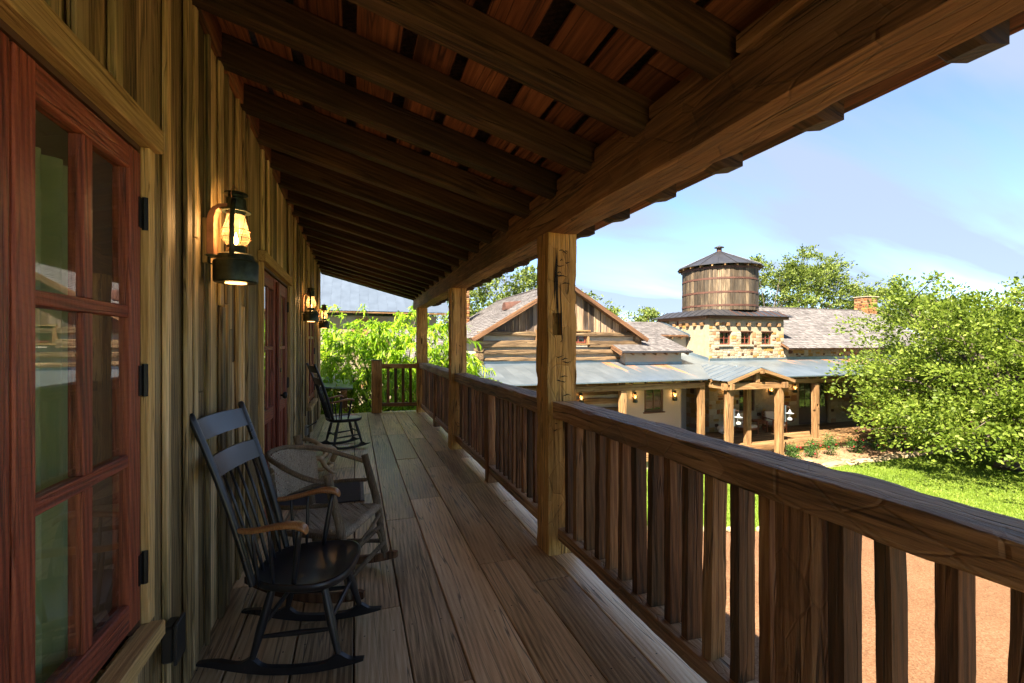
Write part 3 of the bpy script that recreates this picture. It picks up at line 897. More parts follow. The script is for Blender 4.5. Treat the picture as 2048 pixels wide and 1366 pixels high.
beam = thing('header_beam', 'long hewn header beam on top of the porch posts', 'beam', (1.385, 4, 2.265))
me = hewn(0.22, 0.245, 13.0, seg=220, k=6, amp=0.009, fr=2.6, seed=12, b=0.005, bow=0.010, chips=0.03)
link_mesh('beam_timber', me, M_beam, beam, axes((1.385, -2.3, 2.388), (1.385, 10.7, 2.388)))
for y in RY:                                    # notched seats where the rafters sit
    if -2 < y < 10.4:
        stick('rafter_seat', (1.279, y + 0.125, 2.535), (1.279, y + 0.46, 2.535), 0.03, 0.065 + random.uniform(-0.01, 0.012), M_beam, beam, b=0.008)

# ================================================================== railings
random.seed(9)
def rail_run(name, label, ya, yb, seed, zs=0.0, mids=None, near=False):
    t = thing(name, label, 'railing', (1.40, (ya + yb) / 2, 0), 'railing runs between the porch posts')
    L = yb - ya
    link_mesh('top_rail', hewn(0.18, 0.115, L, seg=int(L * 34), k=8, amp=0.008, fr=3.2, seed=seed, b=0.004, bow=0.016, chips=0.035),
              M_rail, t, axes((1.405, ya, 1.012 + zs), (1.405, yb, 1.012)))
    link_mesh('bottom_rail', hewn(0.115, 0.085, L, seg=int(L * 12), k=3, amp=0.005, fr=3.0, seed=seed + 4, b=0.005, bow=0.006),
              M_rail, t, axes((1.405, ya, 0.145), (1.405, yb, 0.145)))
    mids = mids if mids is not None else [(ya + yb) / 2]
    y = yb - 0.09
    while y > ya + 0.05:
        if not any(abs(y - m) < 0.105 for m in mids):
            w = 0.074 + random.uniform(-0.007, 0.009)
            me = hewn(w, 0.046 + random.uniform(-0.004, 0.006), 0.785, seg=16, k=2, amp=0.0032, fr=5.0, seed=random.randint(0, 900), b=0.003)
            an = Matrix.Rotation(R(random.uniform(-1.2, 1.2)), 4, 'X') @ Matrix.Rotation(R(random.uniform(-4, 4)), 4, 'Z')
            link_mesh('baluster', me, M_balu, t, tr(1.412 + random.uniform(-0.006, 0.006), y, 0.575) @ an)
        y -= 0.1325 + random.uniform(-0.006, 0.006)
    for m in mids:
        me = hewn(0.12, 0.135, 0.96, seg=24, k=4, amp=0.006, fr=3.5, seed=seed + 20, b=0.012)
        link_mesh('middle_post', me, M_beam, t, tr(1.395, m, 0.48))
    return t
rail_run('porch_railing', 'railing run nearest the viewer with thick cracked top rail', -0.26, 2.925, 31, 0.0, mids=[1.095])
rail_run('porch_railing', 'middle railing run between the first and second posts', 3.12, 6.30, 44, 0.0, mids=[4.72])
rail_run('porch_railing', 'farthest railing run between second post and cracked corner post', 6.49, 9.97, 52, 0.0, mids=[8.2])

er = thing('end_railing', 'short railing of four balusters across the far end of the porch', 'railing', (0.9, 10.2, 0))
timber('newel_post', (0.445, 10.27, 0), (0.445, 10.27, 1.12), 0.215, 0.20, M_post, er, seg=40, k=5, amp=0.006, seed=61, b=0.012, hole=(0, 3, 4, 0.0, 0.13, 0.06))
for ch in list(er.children):
    cap = MB().bbox((0.445, 10.27, 1.131), (0.225, 0.21, 0.018), 0.004)
cap.build('post_cap', M_lead, er)
timber('top_rail', (0.55, 10.27, 1.0), (1.29, 10.1, 1.0), 0.11, 0.105, M_post, er, seg=20, k=4, amp=0.006, seed=62)
timber('bottom_rail', (0.55, 10.27, 0.165), (1.29, 10.1, 0.165), 0.09, 0.085, M_rail, er, seg=20, k=3, amp=0.005, seed=63)
for k in range(4):
    s = (k + 0.85) / 5
    link_mesh('baluster', hewn(0.06, 0.045, 0.78, seg=12, k=2, amp=0.003, seed=70 + k, b=0.006), M_balu, er, tr(0.55 + 0.78 * s, 10.27 - 0.17 * s, 0.575))
# ================================================================== windows and doors in the porch wall
def leaf_parts(t, y0, y1, z0, z1, rows, xf, st=0.072, top=0.075, bot=0.09, cols_=2, bar=0.045, panel=None, mat=M_red, glass=M_glass, hinge_at=None):
    """one glazed leaf in the wall plane: stiles, rails, bars, panes"""
    th = 0.05
    xc = xf - th / 2
    stick('stile', (xc, y0 + st / 2, z0), (xc, y0 + st / 2, z1), th, st, mat, t, (0, 1, 0), b=0.004)
    stick('stile', (xc, y1 - st / 2, z0), (xc, y1 - st / 2, z1), th, st, mat, t, (0, 1, 0), b=0.004)
    a, b = y0 + st, y1 - st
    stick('top_rail', (xc, a, z1 - top / 2), (xc, b, z1 - top / 2), th - 0.004, top, mat, t, (0, 0, 1), b=0.004)
    stick('bottom_rail', (xc, a, z0 + bot / 2), (xc, b, z0 + bot / 2), th - 0.004, bot, mat, t, (0, 0, 1), b=0.004)
    gz0, gz1 = z0 + bot, z1 - top
    if panel:
        gz0 = panel
        stick('lock_rail', (xc, a, panel - 0.055), (xc, b, panel - 0.055), th - 0.004, 0.11, mat, t, (0, 0, 1), b=0.004)
        pz0, pz1 = z0 + bot, panel - 0.11
        mid = (a + b) / 2
        stick('panel_muntin', (xc, mid, pz0), (xc, mid, pz1), th - 0.008, 0.06, mat, t, (0, 1, 0), b=0.004)
        for (p, q) in ((a, mid - 0.03), (mid + 0.03, b)):
            MB().bbox((xc - 0.010, (p + q) / 2, (pz0 + pz1) / 2), (0.022, q - p - 0.004, pz1 - pz0 - 0.004), 0.006).build('door_panel', mat, t)
    # bars
    pw = (b - a - bar * (cols_ - 1)) / cols_
    ph = (gz1 - gz0 - bar * 0.85 * (rows - 1)) / rows
    for r in range(1, rows):
        zc = gz0 + r * ph + (r - 0.5) * bar * 0.85
        stick('glazing_bar', (xc, a, zc), (xc, b, zc), th - 0.012, bar * 0.85, mat, t, (0, 0, 1), b=0.003)
    for r in range(rows):
        za = gz0 + r * (ph + bar * 0.85)
        for c in range(1, cols_):
            yc = a + c * pw + (c - 0.5) * bar
            stick('glazing_bar', (xc, yc, za), (xc, yc, za + ph), th - 0.014, bar, mat, t, (0, 1, 0), b=0.003)
        for c in range(cols_):
            ya = a + c * (pw + bar)
            MB().box((xc + 0.006, ya + pw / 2, za + ph / 2), (0.005, pw + 0.004, ph + 0.004)).build('pane', glass, t)
    if hinge_at is not None:
        for hz in (z0 + 0.17, (z0 + z1) / 2 + 0.02, z1 - 0.2):
            h = MB(); h.tube([(xf + 0.008, hinge_at, hz - 0.055), (xf + 0.008, hinge_at, hz + 0.055)], 0.009, 8)
            h.box((xf + 0.002, hinge_at - 0.015, hz), (0.004, 0.03, 0.10))
            h.build('hinge', M_iron, t, smooth='auto')

def casing(t, y0, y1, z0, z1, sill=True):
    x = X_W + 0.022
    ov = 0.05
    if sill:
        stick('sill', (x + 0.022, y0 - 0.03, z0 + 0.0), (x + 0.022, y1 + 0.012, z0 + 0.0), 0.07, 0.055, M_trim, t, b=0.005)
    stick('head_trim', (x + 0.012, y0 - 0.06, z1 + 0.04), (x + 0.012, y1 + ov, z1 + 0.04), 0.055, 0.082, M_trim, t, b=0.004)
    for y in (y0 - 0.012, y1 + 0.012):
        stick('side_trim', (x, y, z0 + 0.03 if sill else 0.004), (x, y, z1 - 0.003), 0.036, 0.045, M_trim, t, (0, 1, 0), b=0.003)
    # dark rebate of the frame
    fr = MB()
    d = 0.15
    fr.box((X_W - 0.06, y0 + 0.008, (z0 + z1) / 2), (d, 0.016, z1 - z0 - 0.01))
    fr.box((X_W - 0.06, y1 - 0.012, (z0 + z1) / 2), (d, 0.018, z1 - z0 - 0.01))
    fr.box((X_W - 0.06, (y0 + y1) / 2, z1 - 0.012), (d, y1 - y0 - 0.04, 0.018))
    fr.build('frame', M_winbrown, t)

def casement(label, y0, y1):
    t = thing('casement_window', label, 'window', (X_W, (y0 + y1) / 2, 0.5), 'tall red casement windows in the porch wall')
    z0, z1 = 0.50, 2.15
    casing(t, y0, y1, z0, z1)
    mid = (y0 + y1) / 2 - 0.002
    leaf_parts(t, y0 + 0.018, mid - 0.005, z0 + 0.055, z1 - 0.03, 3, X_W + 0.02, hinge_at=y0 + 0.014)
    leaf_parts(t, mid + 0.005, y1 - 0.024, z0 + 0.055, z1 - 0.03, 3, X_W + 0.02, hinge_at=y1 - 0.012)
    return t
casement('tall red casement window nearest the viewer with curtain behind its glass', 0.62, 1.875)
casement('small far red window on the porch wall behind the distant rocker', 7.48, 8.70)

def curtain(label, y0, y1, x, z0, z1):
    n = 40
    vs, fs = [], []
    for j in range(9):
        z = z1 + (z0 - z1) * j / 8
        for i in range(n + 1):
            s = i / n
            yy = y0 + (y1 - y0) * s
            fl = 0.016 + 0.008 * j / 8
            vs.append((x + fl * math.sin(s * 26 + 0.5 * math.sin(j * 0.7)) + 0.006 * math.sin(s * 9), yy + 0.03 * (j / 8) ** 2 * math.sin(s * 7), z))
    for j in range(8):
        for i in range(n):
            a = j * (n + 1) + i
            fs.append((a, a + 1, a + n + 2, a + n + 1))
    o = MB().add(vs, fs).build('curtain', M_curtain, None, None, smooth=True)
    return tag(o, label, 'curtain', 'curtains behind the porch windows')
curtain('pale green curtain gathered behind the near red casement window', 1.36, 1.66, -0.785, 0.05, 1.99)
curtain('pale curtain at the hinge side of the far red window', 8.3, 8.62, -0.90, 0.05, 2.0)

dr = thing('double_door', 'red double door with tall panes, panels and black knob', 'door', (X_W, 4.67, 0))
casing(dr, 3.93, 5.42, 0.0, 2.11, sill=False)
leaf_parts(dr, 3.948, 4.668, 0.02, 2.075, 2, X_W + 0.012, st=0.105, top=0.115, bot=0.16, panel=0.93, bar=0.04)
leaf_parts(dr, 4.676, 5.396, 0.02, 2.075, 2, X_W + 0.012, st=0.105, top=0.115, bot=0.16, panel=0.93, bar=0.04, hinge_at=5.405)
MB().bbox((X_W + 0.03, 4.672, 1.05), (0.03, 0.05, 2.0), 0.006).build('astragal', M_red, dr)
h = MB().bbox((X_W + 0.018, 4.735, 1.0), (0.012, 0.05, 0.30), 0.004).build('handle_plate', M_verdi, dr)
kn = MB(); kn.lathe([(0.010, 0), (0.011, 0.035), (0.030, 0.045), (0.034, 0.060), (0.026, 0.074), (0.008, 0.078)], 18)
kn.build('knob', M_iron, dr, tr(X_W + 0.022, 4.735, 1.0) @ Matrix.Rotation(R(90), 4, 'Y'), smooth=True)
dbm = MB().bbox((X_W + 0.02, 4.735, 1.235), (0.02, 0.055, 0.09), 0.006)
dbm.lathe([(0.02, 0), (0.018, 0.018)], 14, M=tr(X_W + 0.03, 4.735, 1.235) @ Matrix.Rotation(R(90), 4, 'Y'))
dbm.build('deadbolt', M_iron, dr)

# covers of the wall sockets
oc = thing('outlet_cover', 'black weatherproof socket cover low on the wall beside the near window', 'socket cover', (X_W, 2.02, 0.38))
MB().bbox((X_W + 0.045, 2.04, 0.365), (0.04, 0.085, 0.135), 0.008).build('box', M_plate, oc)
MB().bbox((X_W + 0.072, 2.04, 0.365), (0.012, 0.094, 0.150), 0.004).build('lid', M_plate, oc)
oc2 = thing('outlet_cover', 'socket box with its lid flipped open on the wall past the door', 'socket cover', (X_W, 7.1, 0.26))
MB().bbox((X_W + 0.045, 7.1, 0.25), (0.045, 0.09, 0.14), 0.006).build('box', M_greyplate, oc2)
MB().bbox((0, 0, 0), (0.012, 0.095, 0.15), 0.003).build('lid', M_plate, oc2, tr(X_W + 0.12, 7.1, 0.33) @ Matrix.Rotation(R(58), 4, 'Y'))

# ================================================================== lanterns on the wall
def lantern_parts(t, light=True):
    """local frame: origin at the middle of the tank foot, wall on -X"""
    tank = MB(); tank.lathe([(0.030, 0.004), (0.092, 0.0), (0.098, 0.006), (0.100, 0.098), (0.096, 0.106), (0.085, 0.110), (0.080, 0.136), (0.06, 0.146), (0.044, 0.150), (0.040, 0.172), (0.046, 0.182), (0.030, 0.186)], 32)
    tk = tank.build('fuel_tank', M_verdi, t, smooth='auto')
    MB().lathe([(0.048, -0.003), (0.046, 0.001)], 24).build('glowing_base', M_foot_glow, tk)  # glowing disc under the tank, separate from the flame
    gl = MB(); gl.lathe([(0.040, 0.186), (0.056, 0.205), (0.062, 0.228), (0.058, 0.262), (0.046, 0.305), (0.040, 0.338)], 24, caps=False)
    gl.build('globe', M_globe, t, smooth=True)
    cp = MB(); cp.lathe([(0.038, 0.336), (0.040, 0.355), (0.066, 0.352), (0.068, 0.358), (0.045, 0.366), (0.044, 0.418), (0.036, 0.424), (0.036, 0.436), (0.054, 0.440), (0.052, 0.447), (0.012, 0.458)], 24)
    cp.build('chimney_cap', M_verdi, t, smooth='auto')
    for s in (-1, 1):
        a = MB(); a.tube([(0.0, s * 0.085, 0.118), (0.0, s * 0.088, 0.2), (0.0, s * 0.080, 0.31), (0.0, s * 0.060, 0.375), (0.0, s * 0.042, 0.405)], [0.011] * 5, 8)
        a.build('side_tube', M_verdi, t, smooth=True)
    g = MB()
    for z, r in ((0.222, 0.067), (0.262, 0.064)):
        g.tube([(r * math.cos(k * math.pi / 12), r * math.sin(k * math.pi / 12), z) for k in range(24)], 0.0016, 5, closed=True)
    for k in range(4):
        an = k * math.pi / 2 + 0.6
        g.tube([(0.05 * math.cos(an), 0.05 * math.sin(an), 0.188), (0.068 * math.cos(an), 0.068 * math.sin(an), 0.235), (0.046 * math.cos(an + 0.7), 0.046 * math.sin(an + 0.7), 0.335)], 0.0015, 5)
    g.tube([(0.0, -0.085, 0.40), (0.0, -0.10, 0.42), (0.0, -0.05, 0.475), (0, 0.05, 0.475), (0, 0.10, 0.42), (0, 0.085, 0.40)], 0.002, 5)
    g.build('wire_guard', M_copper, t, smooth=True)
    fl = MB(); fl.lathe([(0.002, 0.190), (0.010, 0.200), (0.012, 0.212), (0.006, 0.235), (0.001, 0.252)], 12)
    fl.build('flame', M_flame, t, smooth=True)
    # bracket: wall block, arched arm, foot shelf
    bw = MB(); bw.bbox((-0.128, 0, 0.20), (0.02, 0.06, 0.22), 0.004)
    bw.build('wall_block', M_trim, t)
    pts = [(-0.11, 0, 0.135), (-0.11, 0, 0.25), (-0.107, 0, 0.305), (-0.095, 0, 0.345), (-0.072, 0, 0.372), (-0.045, 0, 0.380)]
    ar = MB()
    for (p, q) in zip(pts[:-1], pts[1:]):
        pass
    out = []; 
    prof = [(-0.118, 0.135), (-0.118, 0.29), (-0.112, 0.33), (-0.095, 0.362), (-0.065, 0.381), (-0.03, 0.386), (-0.03, 0.370), (-0.06, 0.364), (-0.078, 0.348), (-0.086, 0.32), (-0.088, 0.28), (-0.088, 0.135)]
    ar.add([(x, -0.034, z) for x, z in prof] + [(x, 0.034, z) for x, z in prof],
           [(i, i + 12, (i + 1) % 12 + 12, (i + 1) % 12) for i in range(12)] + [(i, i + 1, 10 - i, 11 - i) for i in range(5)] + [(i + 12, 23 - i, 22 - i, i + 13) for i in range(5)])
    ar.build('bracket_arm', M_copper, t)
    sh_ = MB().bbox((-0.08, 0, 0.128), (0.10, 0.06, 0.012), 0.003)
    sh_.tube([(-0.118, 0, 0.125), (-0.115, 0, 0.095), (-0.095, 0, 0.085)], 0.004, 6)
    sh_.build('bracket_shelf', M_verdi, t)
lan = thing('oil_lantern', 'large lit bronze oil lantern beside the near red window', 'lantern', local=True, group='oil lanterns on the porch wall')
lantern_parts(lan)
place(lan, (X_W + 0.138, 2.60, 1.785))
for y, lab in ((6.72, 'lit bronze oil lantern just past the red double door'), (9.49, 'farthest oil lantern at the end corner of the porch wall')):
    c = copy_tree(lan); place(c, (X_W + 0.138, y, 1.785)); c['label'] = lab
for y in (2.60, 6.72, 9.49):
    ld = bpy.data.lights.new('lantern_light', 'POINT'); ld.energy = 1.1; ld.color = (1.0, 0.56, 0.22); ld.shadow_soft_size = 0.012
    lo = bpy.data.objects.new('lantern_light', ld); lo.location = (X_W + 0.138, y, 1.785 + 0.272); COL.objects.link(lo)
# ================================================================== black rocking chairs (local: +X is the front)
def rocking_chair(label):
    t = thing('rocking_chair', label, 'rocking chair', local=True, group='black spindle back rocking chairs')
    Rr = 1.15
    for s in (-1, 1):
        # rocker: curved runner with swellings under the legs
        xs = [-0.42 + 0.74 * i / 44 for i in range(45)]
        top, bot = [], []
        for x in xs:
            zb = x * x / (2 * Rr)
            th = 0.034
            e = min((x + 0.42) / 0.10, (0.32 - x) / 0.13, 1.0)
            th = 0.010 + (th - 0.010) * max(0, e) ** 0.8
            for lx in (-0.185, 0.205):
                th += 0.034 * math.exp(-((x - lx) / 0.035) ** 2)
            if x < -0.30: zb += 0.012 * ((-0.30 - x) / 0.12) ** 2 * -1
            bot.append((x, zb)); top.append((x, zb + th))
        m = MB()
        y0 = s * 0.205
        n = len(xs)
        vs = []
        for yy in (y0 - 0.013, y0 + 0.013):
            vs += [(x, yy, z) for x, z in bot] + [(x, yy, z) for x, z in top]
        fs = []
        for i in range(n - 1):
            fs += [(i, i + 1, n + i + 1, n + i), (2 * n + i, 3 * n + i, 3 * n + i + 1, 2 * n + i + 1),
                   (i, 2 * n + i, 2 * n + i + 1, i + 1), (n + i, n + i + 1, 3 * n + i + 1, 3 * n + i)]
        fs += [(0, n, 3 * n, 2 * n), (n - 1, 3 * n - 1, 4 * n - 1, 2 * n - 1)]
        m.add(vs, fs)
        m.build('rocker', M_black, t, smooth='auto')
        for (xb, xt, nm) in ((-0.185, -0.105, 'leg'), (0.205, 0.115, 'leg')):
            zb = xb * xb / (2 * Rr) + 0.045
            p0, p1 = Vector((xb, y0, zb)), Vector((xt, s * 0.15, 0.405))
            L = MB(); ks = (0, 0.18, 0.42, 0.6, 0.85, 1.0)
            L.tube([p0.lerp(p1, k) for k in ks], [0.0135, 0.0165, 0.021, 0.0205, 0.017, 0.015], 14)
            L.build(nm, M_black, t, smooth='auto')
        # side stretcher
        def leg_at(xb, xt, z):
            zb = xb * xb / (2 * Rr) + 0.045
            k = (z - zb) / (0.405 - zb)
            return Vector((xb + (xt - xb) * k, s * (0.205 - 0.055 * k), z))
        a, b = leg_at(-0.185, -0.105, 0.165), leg_at(0.205, 0.115, 0.185)
        MB().tube([a.lerp(b, k) for k in (0, 0.25, 0.5, 0.75, 1)], [0.008, 0.0105, 0.0125, 0.0105, 0.008], 12).build('stretcher', M_black, t, smooth='auto')
    for (xb, xt, z) in ((0.205, 0.115, 0.225), (-0.185, -0.105, 0.20)):
        zb = xb * xb / (2 * Rr) + 0.045
        k = (z - zb) / (0.405 - zb); yy = 0.205 - 0.055 * k; x = xb + (xt - xb) * k
        MB().tube([(x, -yy, z), (x, -yy / 2, z), (x, 0, z), (x, yy / 2, z), (x, yy, z)], [0.008, 0.011, 0.013, 0.011, 0.008], 12).build('stretcher', M_black, t, smooth='auto')
    # seat: dished plank, rounded front
    def outline(sc, n=64):
        o = []
        for k in range(n):
            an = 2 * math.pi * k / n
            c, sn = math.cos(an), math.sin(an)
            ex = 0.72
            x = 0.235 * abs(c) ** ex * (1 if c > 0 else -1)
            wdt = 0.245 + 0.022 * (x / 0.235)
            y = wdt * abs(sn) ** ex * (1 if sn > 0 else -1)
            o.append((x * sc, y * sc))
        return o
    m = MB()
    rings = [(0.88, 0.378), (0.97, 0.392), (1.0, 0.404), (1.0, 0.414), (0.985, 0.421), (0.95, 0.424), (0.90, 0.418), (0.75, 0.410), (0.5, 0.404), (0.2, 0.402)]
    n = 64
    vs, fs = [], []
    for sc, z in rings:
        for (x, y) in outline(sc):
            vs.append((x + 0.005, y, z + 0.010 * max(0, x / 0.24) ** 2 * (1 if z > 0.395 else 0)))
    for i in range(len(rings) - 1):
        for k in range(n):
            fs.append((i * n + k, i * n + (k + 1) % n, (i + 1) * n + (k + 1) % n, (i + 1) * n + k))
    fs.append(tuple(range(n))); fs.append(tuple((len(rings) - 1) * n + k for k in range(n)))
    m.add(vs, fs).build('seat', M_black, t, smooth='auto')
    # back: two posts, two slats, spindles
    def bp(s, z):            # point on a back post (s = -1..1 across) at height z
        k = (z - 0.415) / (1.205 - 0.415)
        bend = 0.018 * math.sin(math.pi * min(1, k))
        return Vector((-0.185 - 0.255 * k + bend - 0.018 * (1 - s * s) * min(1, k * 1.5), s * (0.196 + 0.028 * k), z))
    for s in (-1, 1):
        m = MB(); zs = [0.41, 0.5, 0.62, 0.75, 0.9, 1.05, 1.17, 1.20, 1.21]
        m.tube([bp(s, z) for z in zs], [0.017, 0.019, 0.020, 0.0195, 0.019, 0.0185, 0.018, 0.018, 0.012], 14, flat=0.85)
        m.build('back_post', M_black, t, smooth='auto')
    for (za, zb) in ((1.085, 1.175), (0.915, 1.005)):
        vs, fs = [], []
        N = 16
        for off in (-0.007, 0.007):
            for z in (za, (za + zb) / 2, zb):
                for i in range(N + 1):
                    s = -1 + 2 * i / N
                    p = bp(s, z + (0.006 * (1 - s * s) if z == zb else 0)); vs.append((p.x + off, p.y, p.z))
        W = N + 1
        for i in range(N):
            for r in range(2):
                a = r * W + i; fs.append((a, a + 1, a + W + 1, a + W)); b = a + 3 * W; fs.append((b, b + W, b + W + 1, b + 1))
            fs.append((i, i + 3 * W, i + 1 + 3 * W, i + 1)); fs.append((2 * W + i, 2 * W + i + 1, 5 * W + i + 1, 5 * W + i))
        for i in (0, N):
            for r in range(2): fs.append((r * W + i, (r + 1) * W + i, (r + 4) * W + i, (r + 3) * W + i))
        MB().add(vs, fs).build('back_slat', M_black, t, smooth='auto')
    for i in range(5):
        s = -0.68 + 1.36 * i / 4
        a, b = Vector((-0.195 + 0.012 * (s * s), s * 0.19, 0.41)), bp(s, 0.92)
        m = MB(); ks = (0, 0.15, 0.4, 0.7, 1.0)
        m.tube([a.lerp(b, k) + Vector((0.012 * math.sin(math.pi * k), 0, 0)) for k in ks], [0.007, 0.009, 0.0085, 0.007, 0.0055], 10)
        m.build('spindle', M_black, t, smooth=True)
    # arms
    for s in (-1, 1):
        base = bp(s, 0.675)
        pts = [(base.x, s * 0.205, 0.672), (-0.20, s * 0.222, 0.668), (-0.12, s * 0.236, 0.682), (-0.04, s * 0.246, 0.702), (0.03, s * 0.252, 0.706), (0.07, s * 0.254, 0.692), (0.084, s * 0.254, 0.668)]
        m = MB(); vs, fs = [], []
        hw = [0.013, 0.016, 0.021, 0.026, 0.030, 0.028, 0.024]; ht = [0.012, 0.013, 0.013, 0.014, 0.016, 0.018, 0.012]
        for (p, a, b) in zip(pts, hw, ht):
            for k in range(12):
                an = 2 * math.pi * k / 12
                c, sn = math.cos(an), math.sin(an)
                vs.append((p[0], p[1] + a * abs(c) ** 0.7 * (1 if c > 0 else -1), p[2] + b * abs(sn) ** 0.7 * (1 if sn > 0 else -1)))
        for i in range(6):
            for k in range(12): fs.append((i * 12 + k, i * 12 + (k + 1) % 12, (i + 1) * 12 + (k + 1) % 12, (i + 1) * 12 + k))
        fs.append(tuple(range(12))); fs.append(tuple(72 + k for k in range(12)))
        me_ = m.add(vs, fs).mesh('armrest', True)
        sb = bpy.data.objects.new('armrest', me_); me_.materials.append(M_arm)
        md = sb.modifiers.new('round', 'SUBSURF'); md.levels = 1; md.render_levels = 2
        attach(sb, ident(), t)
        for (xa, xs_, r) in ((-0.175, -0.15, 0.0075), (-0.09, -0.085, 0.0075), (0.045, 0.005, 0.0125)):
            a = Vector((xs_, s * 0.212, 0.41)); b = Vector((xa, s * (0.225 if xa < -0.1 else 0.25), 0.675 if xa < -0.1 else 0.695))
            m = MB(); m.tube([a.lerp(b, k) for k in (0, 0.2, 0.5, 0.8, 1)], [r * 0.8, r * 1.05, r * 1.1, r, r * 0.8], 10)
            m.build('arm_support' if r > 0.01 else 'arm_spindle', M_black, t, smooth=True)
    return t
rc = rocking_chair('black rocking chair nearest the viewer, between lantern wall and woven rocker')
place(rc, (-0.215, 2.45, 0.0), -14, 0.97)
rc2 = copy_tree(rc); rc2['label'] = 'distant black rocking chair standing before the bright green tree'
place(rc2, (-0.16, 7.02, 0.0), 17)

# ================================================================== woven bent willow rocker
def willow_chair():
    t = thing('willow_rocker', 'bent branch rocking chair with woven splint seat and back', 'rocking chair', local=True)
    def limb(name, pts, rads, n=12, mat=M_bark):
        # smooth the path a little and add knots
        P = [Vector(p) for p in pts]
        Q, rr = [], []
        for i in range(len(P) - 1):
            for k in range(6):
                s = k / 6
                p0, p1, p2, p3 = P[max(i - 1, 0)], P[i], P[i + 1], P[min(i + 2, len(P) - 1)]
                q = 0.5 * ((2 * p1) + (p2 - p0) * s + (2 * p0 - 5 * p1 + 4 * p2 - p3) * s * s + (3 * p1 - p0 - 3 * p2 + p3) * s ** 3)
                Q.append(q); rr.append((rads[i] * (1 - s) + rads[i + 1] * s) * (1 + 0.10 * mnoise.noise(q * 22)))
        Q.append(P[-1]); rr.append(rads[-1])
        return MB().tube(Q, rr, n).build(name, mat, t, smooth='auto')
    W, B = 0.245, 0.20          # half width front / back
    FX, BX = 0.22, -0.20
    for s in (-1, 1):
        limb('front_post', [(FX + 0.06, s * (W + 0.005), 0.05), (FX + 0.03, s * W, 0.22), (FX, s * W, 0.42), (FX - 0.045, s * W, 0.58), (FX - 0.085, s * (W - 0.005), 0.735)], [0.021, 0.023, 0.025, 0.024, 0.023])
        limb('back_post', [(BX + 0.02, s * B, 0.06), (BX, s * B, 0.25), (BX - 0.02, s * B, 0.42), (BX - 0.07, s * (B + 0.005), 0.62), (BX - 0.13, s * (B + 0.005), 0.86)], [0.022, 0.023, 0.024, 0.024, 0.026])
        # rockers: flat curved boards
        m = MB(); n = 26
        vs, fs = [], []
        for i in range(n):
            x = -0.40 + 0.76 * i / (n - 1); zb = x * x / 2.3
            for (dy, dz) in ((-0.014, 0), (0.014, 0), (0.014, 0.05), (-0.014, 0.05)):
                yy = s * (W - 0.005 - (0.22 - x) * 0.07)
                vs.append((x, yy + dy, zb + dz * (1 if 0.03 < i / (n - 1) < 0.97 else 0.7)))
        for i in range(n - 1):
            for k in range(4): fs.append((i * 4 + k, i * 4 + (k + 1) % 4, i * 4 + 4 + (k + 1) % 4, i * 4 + 4 + k))
        fs += [(0, 1, 2, 3), tuple((n - 1) * 4 + k for k in range(4))]
        m.add(vs, fs).build('rocker', M_fascia, t)
        limb('side_stretcher', [(FX + 0.045, s * W, 0.16), (0.0, s * (W - 0.02), 0.155), (BX + 0.01, s * B, 0.16)], [0.013, 0.014, 0.013])
        limb('side_rail', [(FX + 0.005, s * W, 0.385), (0, s * (W - 0.02), 0.38), (BX - 0.01, s * B, 0.375)], [0.016] * 3)
    for (x, w, z) in ((FX + 0.005, W, 0.39), (BX - 0.015, B, 0.37), (FX + 0.035, W, 0.27), (FX + 0.05, W, 0.15), (BX + 0.01, B, 0.15)):
        limb('cross_stretcher', [(x, -w, z), (x + 0.003, 0, z + 0.004), (x, w, z)], [0.014, 0.015, 0.014])
    limb('diagonal_brace', [(FX + 0.028, -W, 0.205), (FX + 0.024, 0.05, 0.285), (FX + 0.022, W, 0.345)], [0.013, 0.012, 0.012])
    limb('arched_brace', [(FX + 0.045, -W + 0.05, 0.10), (FX + 0.04, -W + 0.10, 0.25), (FX + 0.035, 0.03, 0.305), (FX + 0.04, W - 0.07, 0.24), (FX + 0.05, W - 0.03, 0.10)], [0.009] * 5)
    # bent hoops running round the back at two heights
    def hoop(z_front, z_back, bulge):
        H = []
        H.append((FX - 0.075, -W, z_front))
        H.append((0.0, -W - 0.012, z_front + 0.3 * (z_back - z_front)))
        H.append((-0.17, -B - 0.018, z_front + 0.75 * (z_back - z_front)))
        H.append((-0.285 - bulge, -0.12, z_back))
        H.append((-0.315 - bulge, 0.0, z_back + 0.01))
        H.append((-0.285 - bulge, 0.12, z_back))
        H.append((-0.17, B + 0.018, z_front + 0.75 * (z_back - z_front)))
        H.append((0.0, W + 0.012, z_front + 0.3 * (z_back - z_front)))
        H.append((FX - 0.075, W, z_front))
        return H
    top_h, low_h = hoop(0.685, 0.80, 0.03), hoop(0.565, 0.52, -0.03)
    limb('arm_hoop', top_h, [0.015] * 9)
    limb('lower_hoop', low_h, [0.012] * 9)
    # woven seat and back: splints over and under in a twill
    def weave(name, fn, nu, nv, amp, wu=0.86):
        m = MB()
        for i in range(nu):
            vs = []
            for j in range(nv * 2 + 1):
                jj = j / 2
                over = 1 if ((int(jj) + i) % 4) < 2 else -1
                for e in (-0.5, 0.5):
                    p, nrm = fn((i + 0.5 + e * wu) / nu, jj / nv)
                    vs.append(p + nrm * amp * over * 0.5)
            m.add(vs, [(2 * k, 2 * k + 1, 2 * k + 3, 2 * k + 2) for k in range(nv * 2)])
        for j in range(nv):
            vs = []
            for i in range(nu * 2 + 1):
                ii = i / 2
                over = -1 if ((int(ii) + j) % 4) < 2 else 1
                for e in (-0.5, 0.5):
                    p, nrm = fn(ii / nu, (j + 0.5 + e * wu) / nv)
                    vs.append(p + nrm * amp * over * 0.5)
            m.add(vs, [(2 * k, 2 * k + 1, 2 * k + 3, 2 * k + 2) for k in range(nu * 2)])
